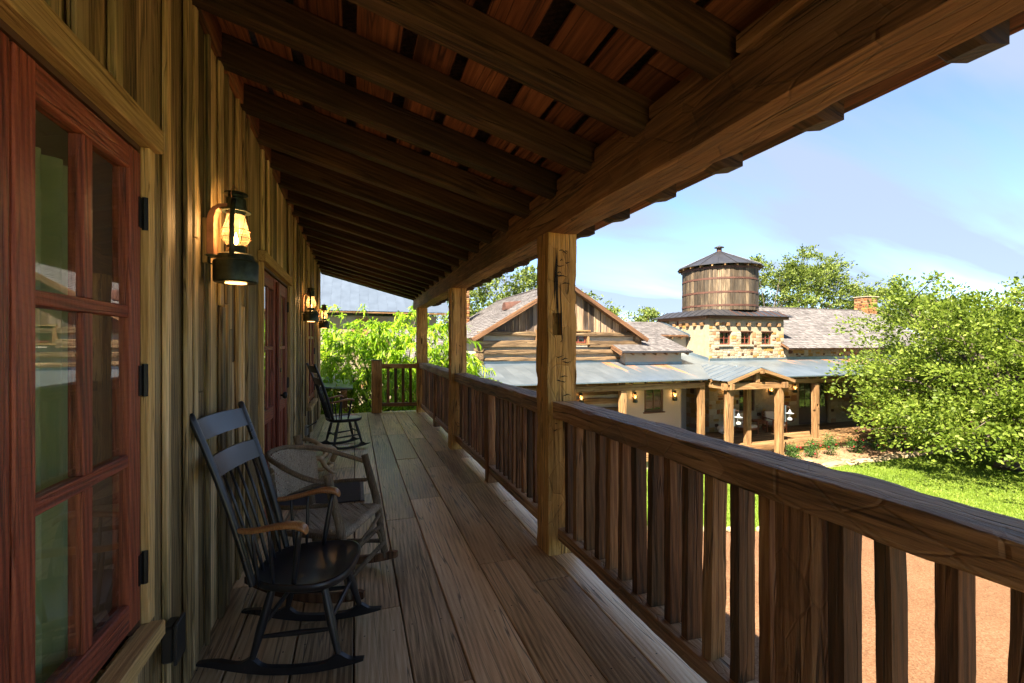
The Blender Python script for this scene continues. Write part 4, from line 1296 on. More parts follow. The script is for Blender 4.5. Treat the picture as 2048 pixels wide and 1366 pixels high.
        return m.build(name, M_rush, t)
    def seat_fn(u, v):
        hw = B + (W - B) * u
        x = BX - 0.02 + (FX + 0.02 - BX + 0.02) * u
        y = hw * (2 * v - 1) * 1.02
        edge = max(abs(2 * v - 1), abs(2 * u - 1))
        z = 0.405 + 0.010 * u - 0.016 * (1 - (2 * v - 1) ** 2) * (1 - (2 * u - 1) ** 2) - 0.018 * max(0, edge - 0.93) / 0.07
        return Vector((x, y, z)), Vector((0, 0, 1))
    weave('woven_seat', seat_fn, 26, 28, 0.007)
    def back_fn(u, v):
        # u: 0 bottom .. 1 top, v: across
        s = 2 * v - 1
        an = s * 1.18
        zt, zb = 0.80 - 0.055 * s * s, 0.525 + 0.01 * s * s
        z = zb + (zt - zb) * u
        bl = -0.03 + 0.06 * u
        x = -0.10 - (0.20 + bl) * math.cos(an) ** 0.8 if abs(an) < 1.55 else -0.1
        y = (B + 0.02) * math.sin(an) / math.sin(1.18)
        return Vector((x, y, z)), Vector((math.cos(an), -math.sin(an), 0)).normalized() * -1
    weave('woven_back', back_fn, 20, 34, 0.007)
    # wrapped rims
    rim = MB()
    for k in range(40):
        y = -W + 2 * W * (k + 0.5) / 40
        rim.tube([(FX + 0.005 + 0.024 * math.cos(a), y, 0.392 + 0.022 * math.sin(a)) for a in [q * math.pi / 4 for q in range(8)]], 0.0045, 5, closed=True)
    rim.build('seat_rim_wrap', M_rush, t, smooth=True)
    return t
wc = willow_chair()
place(wc, (-0.165, 3.065, 0.0), -26)

# ================================================================== antlers, mat
an = thing('antler_stand', 'pale shed antlers propped on a stump end against the wall', 'antlers', (-0.42, 5.75, 0))
def antler(pts, rads, name='antler'):
    P = [Vector(p) for p in pts]; Q, rr = [], []
    for i in range(len(P) - 1):
        for k in range(7):
            s = k / 7
            p0, p1, p2, p3 = P[max(i - 1, 0)], P[i], P[i + 1], P[min(i + 2, len(P) - 1)]
            Q.append(0.5 * ((2 * p1) + (p2 - p0) * s + (2 * p0 - 5 * p1 + 4 * p2 - p3) * s * s + (3 * p1 - p0 - 3 * p2 + p3) * s ** 3))
            rr.append((rads[i] * (1 - s) + rads[i + 1] * s) * (1 + 0.12 * mnoise.noise(Q[-1] * 25)))
    Q.append(P[-1]); rr.append(rads[-1])
    return MB().tube(Q, rr, 10).build(name, M_antler, an, smooth=True)
antler([(-0.60, 5.80, 0.36), (-0.50, 5.72, 0.38), (-0.38, 5.66, 0.32), (-0.32, 5.70, 0.22), (-0.36, 5.78, 0.14)], [0.016, 0.022, 0.027, 0.030, 0.024])
antler([(-0.58, 5.60, 0.22), (-0.46, 5.60, 0.30), (-0.32, 5.64, 0.30), (-0.22, 5.72, 0.22), (-0.25, 5.80, 0.10)], [0.014, 0.022, 0.030, 0.034, 0.030])
antler([(-0.55, 5.52, 0.14), (-0.44, 5.52, 0.20), (-0.36, 5.54, 0.19), (-0.32, 5.56, 0.10), (-0.25, 5.54, 0.035), (-0.20, 5.55, 0.012)], [0.012, 0.022, 0.030, 0.026, 0.018, 0.007])
antler([(-0.36, 5.54, 0.19), (-0.30, 5.62, 0.24), (-0.25, 5.70, 0.24)], [0.026, 0.022, 0.020], 'antler_branch')
antler([(-0.46, 5.60, 0.06), (-0.36, 5.62, 0.05), (-0.26, 5.76, 0.05), (-0.30, 5.9, 0.04)], [0.014, 0.022, 0.026, 0.02])
mt = thing('doormat', 'dark rubber doormat with grey edging before the red door', 'mat', (-0.28, 4.83, 0))
MB().bbox((-0.31, 4.83, 0.010), (0.72, 0.64, 0.014), 0.004).build('mat_field', M_mat, mt)
MB().bbox((0.068, 4.83, 0.009), (0.034, 0.66, 0.012), 0.003).build('mat_edge', M_matedge, mt)
random.seed(77)
# ================================================================== the ranch house across the yard
YF = 17.0                 # main front wall plane
PZ = -2.62                # far porch floor
def slope_axes(p_low, p_high, side):
    """Z runs up the slope, X across (side), Y outwards"""
    z = (Vector(p_high) - Vector(p_low)).normalized()
    x = Vector(side).normalized()
    y = z.cross(x).normalized()
    m = Matrix((x, y, z)).transposed().to_4x4()
    m.translation = (Vector(p_low) + Vector(p_high)) / 2
    return m

def shingles(name, parent, a, b, c, d, mat=M_shingle, expo=0.165, wid=0.15, trim=None):
    """courses of shingles on the quad a-b (eave) and d-c (ridge); joined, too small to pick apart"""
    a, b, c, d = map(Vector, (a, b, c, d))
    nrm = (b - a).cross(d - a).normalized()
    if nrm.z < 0: nrm.negate()
    V, F = [], []
    Lh = ((d - a).length + (c - b).length) / 2
    rows = int(Lh / expo)
    for r in range(rows + 1):
        s0, s1 = r / rows, min(1.02, (r + 1.25) / rows)
        if r == rows: s0, s1 = 0.985, 1.015
        l0, r0 = a.lerp(d, s0), b.lerp(c, s0)
        l1, r1 = a.lerp(d, s1), b.lerp(c, s1)
        W = (r0 - l0).length
        u = random.uniform(0, 0.1)
        u = -0.0
        t = 0.0
        while t < W - 0.01:
            w = min(random.uniform(0.7, 1.3) * wid, W - t)
            k0, k1 = t / W, (t + w - 0.006) / W
            dz = random.uniform(0.020, 0.036); lo = random.uniform(-0.018, 0.012)
            sl = (l1 - l0).normalized() * lo
            q = [l0.lerp(r0, k0) + sl, l0.lerp(r0, k1) + sl, l1.lerp(r1, k1), l1.lerp(r1, k0)]
            n = len(V)
            V += [q[0] + nrm * dz, q[1] + nrm * dz, q[2] + nrm * 0.008, q[3] + nrm * 0.008, q[0] + nrm * 0.0, q[1] + nrm * 0.0]
            F += [(n, n + 1, n + 2, n + 3), (n + 4, n + 5, n + 1, n)]
            t += w
    me = bpy.data.meshes.new(name); me.from_pydata([tuple(v) for v in V], [], F); me.update()
    o = link_mesh(name, me, mat, parent); o['kind'] = 'stuff'
    return o
def slab(name, parent, mat, a, b, c, d, th=0.06, drop=0.0):
    a, b, c, d = [Vector(p) for p in (a, b, c, d)]
    n = (b - a).cross(d - a).normalized()
    if n.z < 0: n.negate()
    top = [p - n * drop for p in (a, b, c, d)]
    m = MB().add(top + [p - n * th for p in top], [(0, 1, 2, 3), (7, 6, 5, 4), (0, 4, 5, 1), (1, 5, 6, 2), (2, 6, 7, 3), (3, 7, 4, 0)])
    return m.build(name, mat, parent)

# ---- stones
def stone_unit(k):
    bm = bmesh.new()
    r = random.Random(k)
    nx, nz = 4, 3
    g = {}
    for i in range(nx + 1):
        for j in range(nz + 1):
            x, z = i / nx - 0.5, j / nz - 0.5
            ed = i in (0, nx) or j in (0, nz)
            co = (i in (0, nx)) and (j in (0, nz))
            y = -0.5 - (0 if ed else r.uniform(0.02, 0.25))
            if ed: y = -0.34 + r.uniform(-0.08, 0.08)
            sh = 0.90 if co else 1.0
            g[i, j] = bm.verts.new((x * sh + r.uniform(-0.03, 0.03), y, z * sh + r.uniform(-0.035, 0.035)))
    for i in range(nx):
        for j in range(nz):
            bm.faces.new((g[i, j], g[i + 1, j], g[i + 1, j + 1], g[i, j + 1]))
    # skirt
    ring = [(i, 0) for i in range(nx)] + [(nx, j) for j in range(nz)] + [(i, nz) for i in range(nx, 0, -1)] + [(0, j) for j in range(nz, 0, -1)]
    back = [bm.verts.new((g[p].co.x * 1.02, 0.5, g[p].co.z * 1.02)) for p in ring]
    for q in range(len(ring)):
        q2 = (q + 1) % len(ring)
        bm.faces.new((g[ring[q2]], g[ring[q]], back[q], back[q2]))
    bmesh.ops.recalc_face_normals(bm, faces=bm.faces)
    me = bpy.data.meshes.new('stone'); bm.to_mesh(me); bm.free()
    return me
STONES = [stone_unit(k) for k in range(7)]
def split(rect, mw, mh, out, rnd, holes):
    x0, z0, x1, z1 = rect
    w, h = x1 - x0, z1 - z0
    lim_w, lim_h = mw * rnd.uniform(0.75, 1.5), mh * rnd.uniform(0.7, 1.5)
    if w > lim_w and (w / mw > h / mh or h <= lim_h):
        k = x0 + w * rnd.uniform(0.35, 0.65); split((x0, z0, k, z1), mw, mh, out, rnd, holes); split((k, z0, x1, z1), mw, mh, out, rnd, holes)
    elif h > lim_h:
        k = z0 + h * rnd.uniform(0.38, 0.62); split((x0, z0, x1, k), mw, mh, out, rnd, holes); split((x0, k, x1, z1), mw, mh, out, rnd, holes)
    else:
        cx, cz = (x0 + x1) / 2, (z0 + z1) / 2
        out.append(rect)
def stone_face(parent, org, ux, x0, x1, z0, z1, nrm, mw=0.34, mh=0.215, seed=1, holes=(), pal=None, depth=0.026, gap=0.010, limit=300):
    """stones laid on a vertical face; ux: direction across; nrm: outward"""
    rnd = random.Random(seed)
    out = []
    rows = []
    z = z0
    # slice out the holes so that stones stop at the openings
    xs = sorted({x0, x1} | {q for h in holes for q in (h[0], h[2])})
    zs = sorted({z0, z1} | {q for h in holes for q in (h[1], h[3])})
    if holes:
        for i in range(len(zs) - 1):
            run = None
            for j in range(len(xs) - 1):
                cx, cz = (xs[j] + xs[j + 1]) / 2, (zs[i] + zs[i + 1]) / 2
                inside = any(h[0] < cx < h[2] and h[1] < cz < h[3] for h in holes)
                if inside:
                    if run: split((run[0], zs[i], run[1], zs[i + 1]), mw, mh, out, rnd, holes); run = None
                else:
                    run = (run[0], xs[j + 1]) if run else (xs[j], xs[j + 1])
            if run: split((run[0], zs[i], run[1], zs[i + 1]), mw, mh, out, rnd, holes)
    else:
        split((x0, z0, x1, z1), mw, mh, out, rnd, holes)
    pal = pal or [(M_st_pale, 0.48), (M_st_cream, 0.25), (M_st_gold, 0.11), (M_st_tan, 0.05), (M_st_brown, 0.075), (M_st_rust, 0.035)]
    ux, nrm = Vector(ux), Vector(nrm)
    Mb = Matrix((ux, -nrm, Vector((0, 0, 1)))).transposed().to_4x4()
    for (a, b, c, d) in out[:limit]:
        r = rnd.random(); acc = 0
        for m, p in pal:
            acc += p
            if r <= acc: break
        w, h = c - a - gap, d - b - gap
        if w < 0.02 or h < 0.02: continue
        dk = 1.0
        if m in (M_st_brown, M_st_rust): w *= 0.82; h *= 0.8
        p = Vector(org) + ux * ((a + c) / 2) + Vector((0, 0, (b + d) / 2)) + nrm * (depth * 0.1 + rnd.uniform(-0.006, 0.008))
        me = rnd.choice(STONES)
        key = (me.name, m.name)
        if key not in SCACHE:
            mm = me.copy(); mm.materials.clear(); mm.materials.append(m); SCACHE[key] = mm
        ob = bpy.data.objects.new('stone', SCACHE[key])
        sx = w * (1 if rnd.random() < 0.5 else -1)
        mtx = tr(p) @ Mb @ Matrix.Rotation(R(rnd.uniform(-2, 2)), 4, 'Y') @ Matrix.Diagonal((abs(sx), depth, h, 1))
        attach(ob, mtx, parent)
SCACHE = {}

def small_window(parent, x0, x1, z0, z1, y, mat=M_winred, rows=2, cols_=2, deep=0.10, casing_=False, sill=None, st=0.055, name='window'):
    """sash set back in the wall at plane y (facing -Y); a part with its panes as sub-parts"""
    m = MB(); yy = y + deep
    th = 0.04
    m.bbox((x0 + st / 2, yy, (z0 + z1) / 2), (st, th, z1 - z0), 0.004); m.bbox((x1 - st / 2, yy, (z0 + z1) / 2), (st, th, z1 - z0), 0.004)
    m.bbox(((x0 + x1) / 2, yy, z1 - st / 2), (x1 - x0 - 2 * st - 0.002, th - 0.004, st), 0.004); m.bbox(((x0 + x1) / 2, yy, z0 + st / 2), (x1 - x0 - 2 * st - 0.002, th - 0.004, st), 0.004)
    b = 0.028
    iw, ih = x1 - x0 - 2 * st, z1 - z0 - 2 * st
    for c in range(1, cols_): m.box((x0 + st + iw * c / cols_, yy, (z0 + z1) / 2), (b, th - 0.010, ih))
    for r in range(1, rows): m.box(((x0 + x1) / 2, yy, z0 + st + ih * r / rows), (iw, th - 0.014, b))
    w = m.build(name, mat, parent)
    for c in range(cols_):
        for r in range(rows):
            px, pz = x0 + st + iw * (c + 0.5) / cols_, z0 + st + ih * (r + 0.5) / rows
            MB().box((px, yy + 0.006, pz), (iw / cols_ - b * 0.9, 0.004, ih / rows - b * 0.9)).build('pane', M_glass, w)
    MB().box(((x0 + x1) / 2, yy + 0.16, (z0 + z1) / 2), (x1 - x0, 0.02, z1 - z0)).build('unlit_room_sheet', M_dark, w)  # near-black sheet painted as the unlit room behind the panes
    return w

# ------------------------------------------------------------------ stone tower and wing
tower = thing('stone_tower', 'square stone block with three red windows carrying the wooden water tank', 'building', (17.85, 18.8, GZ))
TX0, TX1, TY1 = 15.55, 20.17, 20.6
wins = [(16.17, 16.85), (17.45, 18.10), (18.74, 19.40)]
core = MB()
def wall_with_holes(m, x0, x1, z0, z1, y, th, holes):
    xs = sorted({x0, x1} | {h[0] for h in holes} | {h[2] for h in holes})
    for a, b in zip(xs[:-1], xs[1:]):
        zz = [z0]
        for h in sorted(holes, key=lambda h: h[1]):
            if h[0] < (a + b) / 2 < h[2]: zz += [h[1], h[3]]
        zz.append(z1)
        for k in range(0, len(zz), 2):
            if zz[k + 1] - zz[k] > 0.005: m.box(((a + b) / 2, y + th / 2, (zz[k] + zz[k + 1]) / 2), (b - a, th, zz[k + 1] - zz[k]))
th_ = [(a, 1.45, b, 2.06) for a, b in wins] + [(17.35, -1.75, 18.30, -0.25)]
wall_with_holes(core, TX0, TX1, GZ, 2.72, YF, 0.3, th_)
core.box((TX0 + 0.15, (YF + TY1) / 2 + 0.16, -0.2), (0.3, TY1 - YF - 0.32, 5.84))
core.box((TX1 - 0.15, (YF + TY1) / 2 + 0.16, -0.2), (0.3, TY1 - YF - 0.32, 5.84))
core.box(((TX0 + TX1) / 2, TY1 - 0.15, -0.2), (TX1 - TX0 - 0.62, 0.3, 5.84))
core.build('mortar_wall', M_mortar, tower)
stone_face(tower, (0, YF, 0), (1, 0, 0), TX0, TX1, 0.72, 2.66, (0, -1, 0), 0.33, 0.22, 11, th_[:3], limit=170)
stone_face(tower, (TX0, 0, 0), (0, -1, 0), -20.5, -YF, 0.5, 2.66, (-1, 0, 0), 0.33, 0.22, 12, limit=120)
for (a, b) in wins:
    small_window(tower, a, b, 1.45, 2.06, YF)
    MB().bbox(((a + b) / 2 - 0.02, YF - 0.035, 1.40), (b - a + 0.16, 0.13, 0.085), 0.012).build('window_sill', M_st_pale, tower)
    MB().bbox(((a + b) / 2, YF - 0.008, 2.085), (b - a + 0.10, 0.06, 0.045), 0.006).build('lintel', M_winbrown, tower)
for k in range(7):
    stick('viga_end', (15.95 + 0.637 * k, YF - 0.13, 2.41), (15.95 + 0.637 * k, YF + 0.1, 2.41), 0.165, 0.16, M_otimber, tower, b=0.012)
for k in range(5):
    stick('viga_end', (TX0 - 0.12, 17.4 + 0.49 * k, 2.41), (TX0 + 0.1, 17.4 + 0.49 * k, 2.41), 0.165, 0.16, M_otimber, tower, b=0.012)
# timber plate under the apron roof
for (p, q) in (((TX0 - 0.12, YF - 0.1, 2.74), (TX1 + 0.15, YF - 0.1, 2.74)), ((TX0 - 0.1, YF - 0.015, 2.74), (TX0 - 0.1, TY1, 2.74)), ((TX1 + 0.1, YF - 0.015, 2.74), (TX1 + 0.1, TY1, 2.74))):
    stick('wall_plate', p, q, 0.16, 0.13, M_fascia, tower, b=0.008)
# apron roof: four sloping strips of dark seamed metal
e0, e1 = (TX0 - 0.30, YF - 0.30), (TX1 + 0.30, TY1 + 0.25)
i0, i1 = (TX0 + 0.34, YF + 0.30), (TX1 - 0.30, TY1 - 0.25)
ez, iz = 2.82, 3.13
cor = {'a': (*e0, ez), 'b': (e1[0], e0[1], ez), 'c': (*e1, ez), 'd': (e0[0], e1[1], ez)}
inn = {'a': (*i0, iz), 'b': (i1[0], i0[1], iz), 'c': (*i1, iz), 'd': (i0[0], i1[1], iz)}
for (p, q) in (('a', 'b'), ('b', 'c'), ('c', 'd'), ('d', 'a')):
    slab('apron_slope', tower, M_darkmetal, cor[p], cor[q], inn[q], inn[p], 0.03)
    A, B, C, D = Vector(cor[p]), Vector(cor[q]), Vector(inn[q]), Vector(inn[p])
    n = int((B - A).length / 0.42)
    up = (B - A).cross(D - A).normalized()
    if up.z < 0: up.negate()
    for k in range(1, n):
        s = k / n
        lo = A.lerp(B, s); along = (B - A).normalized()
        w0 = (lo - A).length
        hi = lo + (D - A) - along * (D - A).dot(along)
        # clip at the hips
        stick('seam', lo + up * 0.012, hi + up * 0.012, 0.022, 0.03, M_hoop if (p == 'a' and s > 0.3) else M_darkmetal, tower, up, b=0.003) if 0.34 < w0 < (B - A).length - 0.34 else None
MB().box(((TX0 + TX1) / 2, (YF + TY1) / 2, 3.10), (i1[0] - i0[0], i1[1] - i0[1], 0.05)).build('deck_top', M_darkmetal, tower)

tank = thing('water_tank', 'round wooden water tank with rusty hoops and dark cone roof', 'water tank', (17.85, 18.8, 3.12))
TC = Vector((17.85, 18.8, 0)); TR = 1.80
NS = 58
for k in range(NS):
    an = 2 * math.pi * (k + 0.5) / NS
    wd = 2 * TR * math.sin(math.pi / NS) - 0.008
    m = MB().bbox((0, 0, 0), (wd, 0.05, 2.16), 0.006)
    rr_ = TR - 0.025 + random.uniform(-0.008, 0.008)
    M = tr(TC + Vector((math.cos(an) * rr_, math.sin(an) * rr_, 4.21))) @ Matrix.Rotation(an + math.pi / 2, 4, 'Z')
    m.build('stave', M_stave, tank, M)
MB().lathe([(TR - 0.06, 3.13), (TR - 0.06, 5.28)], 48, (TC.x, TC.y, 0)).build('inner_drum', M_dark, tank)
for z in (3.36, 4.0, 4.67, 5.2):
    MB().lathe([(TR - 0.004, z - 0.045), (TR + 0.016, z - 0.045), (TR + 0.016, z + 0.045), (TR - 0.004, z + 0.045)], 72, (TC.x, TC.y, 0), caps=False).build('hoop', M_hoop, tank, smooth='auto')
NR = 16
cone = MB(); apex = Vector((TC.x, TC.y, 6.30))
RE = 2.05
for k in range(NR):
    a0, a1 = 2 * math.pi * k / NR, 2 * math.pi * (k + 1) / NR
    p, q = TC + Vector((math.cos(a0) * RE, math.sin(a0) * RE, 5.37)), TC + Vector((math.cos(a1) * RE, math.sin(a1) * RE, 5.37))
    dn = Vector((0, 0, -0.035))
    MB().add([p, q, apex, p + dn, q + dn, apex + dn * 2], [(0, 1, 2), (5, 4, 3), (0, 3, 4, 1), (1, 4, 5, 2), (2, 5, 3, 0)]).build('roof_panel', M_darkmetal, tank)
    MB().tube([p + Vector((0, 0, 0.012)), apex.lerp(p, 0.06) + Vector((0, 0, 0.012))], 0.02, 6).build('roof_seam', M_darkmetal, tank)
for k in range(22):
    an = 2 * math.pi * (k + 0.3) / 22
    d = Vector((math.cos(an), math.sin(an), 0))
    stick('rafter_tail', TC + d * 1.7 + Vector((0, 0, 5.38)), TC + d * 1.99 + Vector((0, 0, 5.30)), 0.075, 0.12, M_otimber, tank, b=0.005)
ve = MB().lathe([(0.13, 6.24), (0.12, 6.42), (0.12, 6.46)], 16, (TC.x, TC.y, 0)).build('vent_pipe', M_hoop, tank, smooth='auto')
MB().lathe([(0.24, 6.46), (0.235, 6.49), (0.02, 6.58), (0.01, 6.60)], 16, (TC.x, TC.y, 0)).build('vent_cap', M_darkmetal, ve)

wing = thing('stone_wing', 'long stone wing with grey shingle roof and chimney right of the tank', 'building', (26, 19, GZ))
WX1 = 31.3
wm = MB()
door_hole = (21.2, PZ, 23.3, -0.35)
wall_with_holes(wm, TX1 + 0.005, WX1, GZ, 1.25, YF + 0.01, 0.3, [door_hole])
wm.box((WX1 - 0.15, 20.4, -0.9), (0.3, 6.0, 4.5)); wm.box((25.7, 23.6, -0.9), (11.0, 0.3, 4.5))
wm.add([(WX1 - 0.3, 17.3, 1.25), (WX1 - 0.3, 23.7, 1.25), (WX1 - 0.3, 20.5, 3.55), (WX1, 17.3, 1.25), (WX1, 23.7, 1.25), (WX1, 20.5, 3.55)], [(0, 1, 2), (5, 4, 3), (0, 3, 4, 1), (1, 4, 5, 2), (2, 5, 3, 0)])
wm.build('mortar_wall', M_mortar, wing)
pal2 = [(M_st_cream, 0.50), (M_st_pale, 0.17), (M_st_gold, 0.17), (M_st_tan, 0.06), (M_st_brown, 0.085), (M_st_rust, 0.015)]
stone_face(wing, (0, YF + 0.01, 0), (1, 0, 0), TX1 + 0.01, 26.5, PZ, 0.35, (0, -1, 0), 0.46, 0.27, 21, [(21.05, PZ - 0.01, 23.45, -0.25)], pal2, limit=120)
stone_face(wing, (0, YF + 0.01, 0), (1, 0, 0), TX1 + 0.06, 27.0, 0.76, 1.22, (0, -1, 0), 0.36, 0.24, 22, (), limit=60)
stone_face(tower, (0, YF, 0), (1, 0, 0), TX0, TX1, PZ, 0.35, (0, -1, 0), 0.46, 0.27, 23, [(17.30, -1.83, 18.35, -0.2)], pal2, limit=110)
pal3 = [(M_st_cream, 0.40), (M_st_pale, 0.15), (M_st_gold, 0.20), (M_st_tan, 0.12), (M_st_brown, 0.13), (M_st_rust, 0.0)]
stone_face(tower, (TX0, 0, 0), (0, -1, 0), -19.0, -YF, PZ, 0.3, (-1, 0, 0), 0.42, 0.27, 24, (), pal3, limit=60)
small_window(tower, 17.35, 18.30, -1.75, -0.25, YF, M_winbrown, 4, 2, 0.08)
d_ = small_window(wing, 21.22, 22.24, PZ + 0.02, -0.37, YF + 0.02, M_brown_door, 5, 2, 0.08, st=0.11, name='door')
d2_ = small_window(wing, 22.26, 23.28, PZ + 0.02, -0.37, YF + 0.02, M_brown_door, 5, 2, 0.08, st=0.11, name='door')
for dd, xc in ((d_, 21.73), (d2_, 22.77)):
    MB().bbox((xc, YF + 0.09, PZ + 0.5), (0.82, 0.035, 0.75), 0.01).build('door_panel', M_brown_door, dd)
a, b, c, d = (20.0, 16.55, 1.27), (31.75, 16.55, 1.27), (31.75, 20.5, 3.64), (20.0, 20.5, 3.64)
rf = slab('roof', wing, M_fascia, a, b, c, d, 0.09, 0.002)
slab('back_roof', wing, M_shingle, (20.0, 24.4, 1.27), (31.75, 24.4, 1.27), c, d, 0.09)
shingles('shingle_courses', wing, a, b, c, d)
stick('ridge_cap', (20.0, 20.5, 3.665), (31.76, 20.5, 3.665), 0.16, 0.03, M_shingle, wing)
for k in range(17):
    stick('rafter_tail', (20.3 + 0.66 * k, 16.62, 1.20), (20.3 + 0.66 * k, 17.0, 1.42), 0.07, 0.11, M_otimber, wing)
ch = MB().box((31.45, 20.5, 3.45), (0.98, 0.80, 2.1)).build('chimney', M_st_tan, wing)
palc = [(M_st_rust, 0.40), (M_st_tan, 0.28), (M_st_brown, 0.17), (M_st_gold, 0.15)]
stone_face(ch, (0, 20.10, 0), (1, 0, 0), 30.96, 31.94, 2.95, 4.45, (0, -1, 0), 0.26, 0.17, 31, (), palc)
stone_face(ch, (30.96, 0, 0), (0, -1, 0), -20.9, -20.10, 3.3, 4.45, (-1, 0, 0), 0.26, 0.17, 32, (), palc)
MB().bbox((31.45, 20.5, 4.52), (1.12, 0.94, 0.06), 0.015).build('chimney_cap', M_st_pale, ch)

# ------------------------------------------------------------------ stucco link with shingle roof
link_b = thing('stucco_house', 'cream stucco block with low shingle roof between log cabin and stone tower', 'building', (12.2, 18, GZ))
SX0, SX1, SY = 10.72, 13.57, 16.5
lm = MB()
wall_with_holes(lm, SX0, SX1, GZ, 1.22, SY, 0.25, [(11.66, -1.43, 12.62, -0.2)])
lm.box((SX0 + 0.125, SY + 1.26, -1.0), (0.25, 2.0, 4.3)); lm.box((SX1 - 0.125, SY + 1.26, -1.0), (0.25, 2.0, 4.3))
lm.box((14.56, 18.62, -0.6), (1.96, 0.2, 4.95))
lm.build('stucco_wall', M_stucco, link_b)
small_window(link_b, 11.66, 12.62, -1.43, -0.2, SY, M_winbrown, 3, 2, 0.03, st=0.09)
MB().bbox((12.14, SY - 0.03, -1.455), (1.08, 0.1, 0.05), 0.008).build('window_sill', M_winbrown, link_b)
RS = 0.34
def zl(y): return 1.17 + RS * (y - 16.1)
slab('roof', link_b, M_fascia, (10.34, 16.1, zl(16.1)), (13.8, 16.1, zl(16.1)), (13.8, 20.4, zl(20.4)), (10.34, 20.4, zl(20.4)), 0.08, 0.002)
shingles('shingle_courses', link_b, (10.34, 16.1, zl(16.1)), (13.8, 16.1, zl(16.1)), (13.8, 18.3, zl(18.3)), (10.34, 18.3, zl(18.3)))
slab('upper_roof', link_b, M_fascia, (13.8, 18.2, zl(18.2)), (15.42, 18.2, zl(18.2)), (15.42, 20.4, zl(20.4)), (13.8, 20.4, zl(20.4)), 0.08, 0.002)
shingles('shingle_courses', link_b, (10.34, 18.3, zl(18.3)), (15.42, 18.3, zl(18.3)), (15.42, 20.4, zl(20.4)), (10.34, 20.4, zl(20.4)))
slab('back_roof', link_b, M_shingle, (10.34, 23.5, 1.5), (15.42, 23.5, 1.5), (15.42, 20.4, zl(20.4)), (10.34, 20.4, zl(20.4)), 0.08)
stick('roof_edge', (15.44, 18.15, zl(18.15) + 0.02), (15.44, 20.4, zl(20.4) + 0.02), 0.04, 0.14, M_flash, link_b)
stick('roof_edge', (10.3, 16.07, zl(16.1) - 0.02), (13.84, 16.07, zl(16.1) - 0.02), 0.03, 0.07, M_darkmetal, link_b)
stick('barge_board', (10.31, 16.1, zl(16.1) - 0.09), (10.31, 17.0, zl(17.0) - 0.09), 0.05, 0.16, M_fascia, link_b)
for k in range(6):
    stick('rafter_tail', (10.9 + 0.55 * k, 16.14, zl(16.14) - 0.13), (10.9 + 0.55 * k, 16.5, zl(16.5) - 0.13), 0.07, 0.10, M_otimber, link_b)
for k in range(3):
    stick('rafter_tail', (13.95 + 0.55 * k, 18.24, zl(18.24) - 0.13), (13.95 + 0.55 * k, 18.55, zl(18.55) - 0.13), 0.07, 0.10, M_otimber, link_b)
MB().box(((SX0 + SX1) / 2, SY - 0.012, 0.66), (SX1 - SX0 + 0.03, 0.02, 0.10)).build('flashing', M_flash, link_b)

# ------------------------------------------------------------------ log cabin with boarded gable
cabin = thing('log_cabin', 'log cabin with white chinking, boarded gable and shingle roof', 'building', (8.07, 20, GZ))
CX0, CX1, CXM = 4.42, 11.72, 8.07
LOGS = [(1.97, 1.80), (1.62, 1.36), (1.25, 1.07), (0.94, 0.80), (0.66, 0.42), (0.28, 0.05), (-0.08, -0.30), (-0.44, -0.68), (-0.82, -1.05), (-1.2, -1.45), (-1.6, -1.85), (-2.0, -2.25), (-2.4, -2.62)]
ckm = MB(); wall_with_holes(ckm, CX0 + 0.15, CX1 - 0.15, GZ, 1.99, YF + 0.05, 0.2, [(6.95, 1.50, 9.15, 1.98)])
ckm.box((CX0 + 0.2, 21.5, -0.7), (0.2, 8.8, 4.8)); ckm.box((CX1 - 0.2, 21.5, -0.7), (0.2, 8.8, 4.8)); ckm.box((CXM, 25.95, -0.7), (7.0, 0.2, 4.8))
ckm.build('chinking', M_chink, cabin)
for k, (zt, zb) in enumerate(LOGS):
    e0_, e1_ = random.uniform(-0.12, 0.10), random.uniform(-0.08, 0.12)
    spans = [(CX0 + e0_, CX1 + e1_)]
    if k == 1: spans = [(CX0 + e0_, 6.86), (9.24, CX1 + e1_)]
    for (a_, b_) in spans:
        timber('log', (a_, YF + 0.02, (zt + zb) / 2), (b_, YF + 0.02, (zt + zb) / 2), 0.26, zt - zb, M_log, cabin, seg=max(8, int((b_ - a_) * 5)), k=3, amp=0.022, fr=1.6, seed=100 + k, b=0.03, bow=0.03)
    # butt ends of the side wall logs
    if 0 < k < 6:
        z = (LOGS[k - 1][1] + zt) / 2
        for xx in (CX0 + 0.12, CX1 - 0.12):
            timber('log_end', (xx, YF - 0.16, z + 0.0), (xx, YF + 0.4, z), 0.24, 0.25, M_log, cabin, seg=6, k=3, amp=0.012, fr=2.0, seed=140 + k, b=0.04)
EAV_Z, APX_Z, EX0, EX1, RY0, RY1 = 1.70, 4.03, 4.17, 11.95, 16.66, 26.2
def zg(x): return APX_Z - (APX_Z - EAV_Z) / (CXM - EX0) * abs(x - CXM)
x = 4.62
while x < 11.5:
    w = random.uniform(0.26, 0.36)
    x1 = min(x + w, 11.55)
    za, zb_ = zg(x) - 0.13, zg(x1 - 0.008) - 0.13
    poly = [(x, 1.975), (x1 - 0.008, 1.975), (x1 - 0.008, zb_)]
    if x < CXM < x1: poly.append((CXM, zg(CXM) - 0.13))
    poly.append((x, za))
    if min(za, zb_) > 2.0:
        cx = (x + x1) / 2
        MB().prism([(p - cx, q - 2.8) for p, q in poly], 0.03).build('gable_board', M_gable, cabin, tr(cx, YF + 0.0 + random.uniform(-0.004, 0.004), 2.8))
        stick('batten', (x1 - 0.004, YF - 0.012, 1.98), (x1 - 0.004, YF - 0.012, min(zb_, za) - 0.01), 0.05, 0.022, M_gable, cabin, (0, 1, 0), b=0.003)
    x = x1
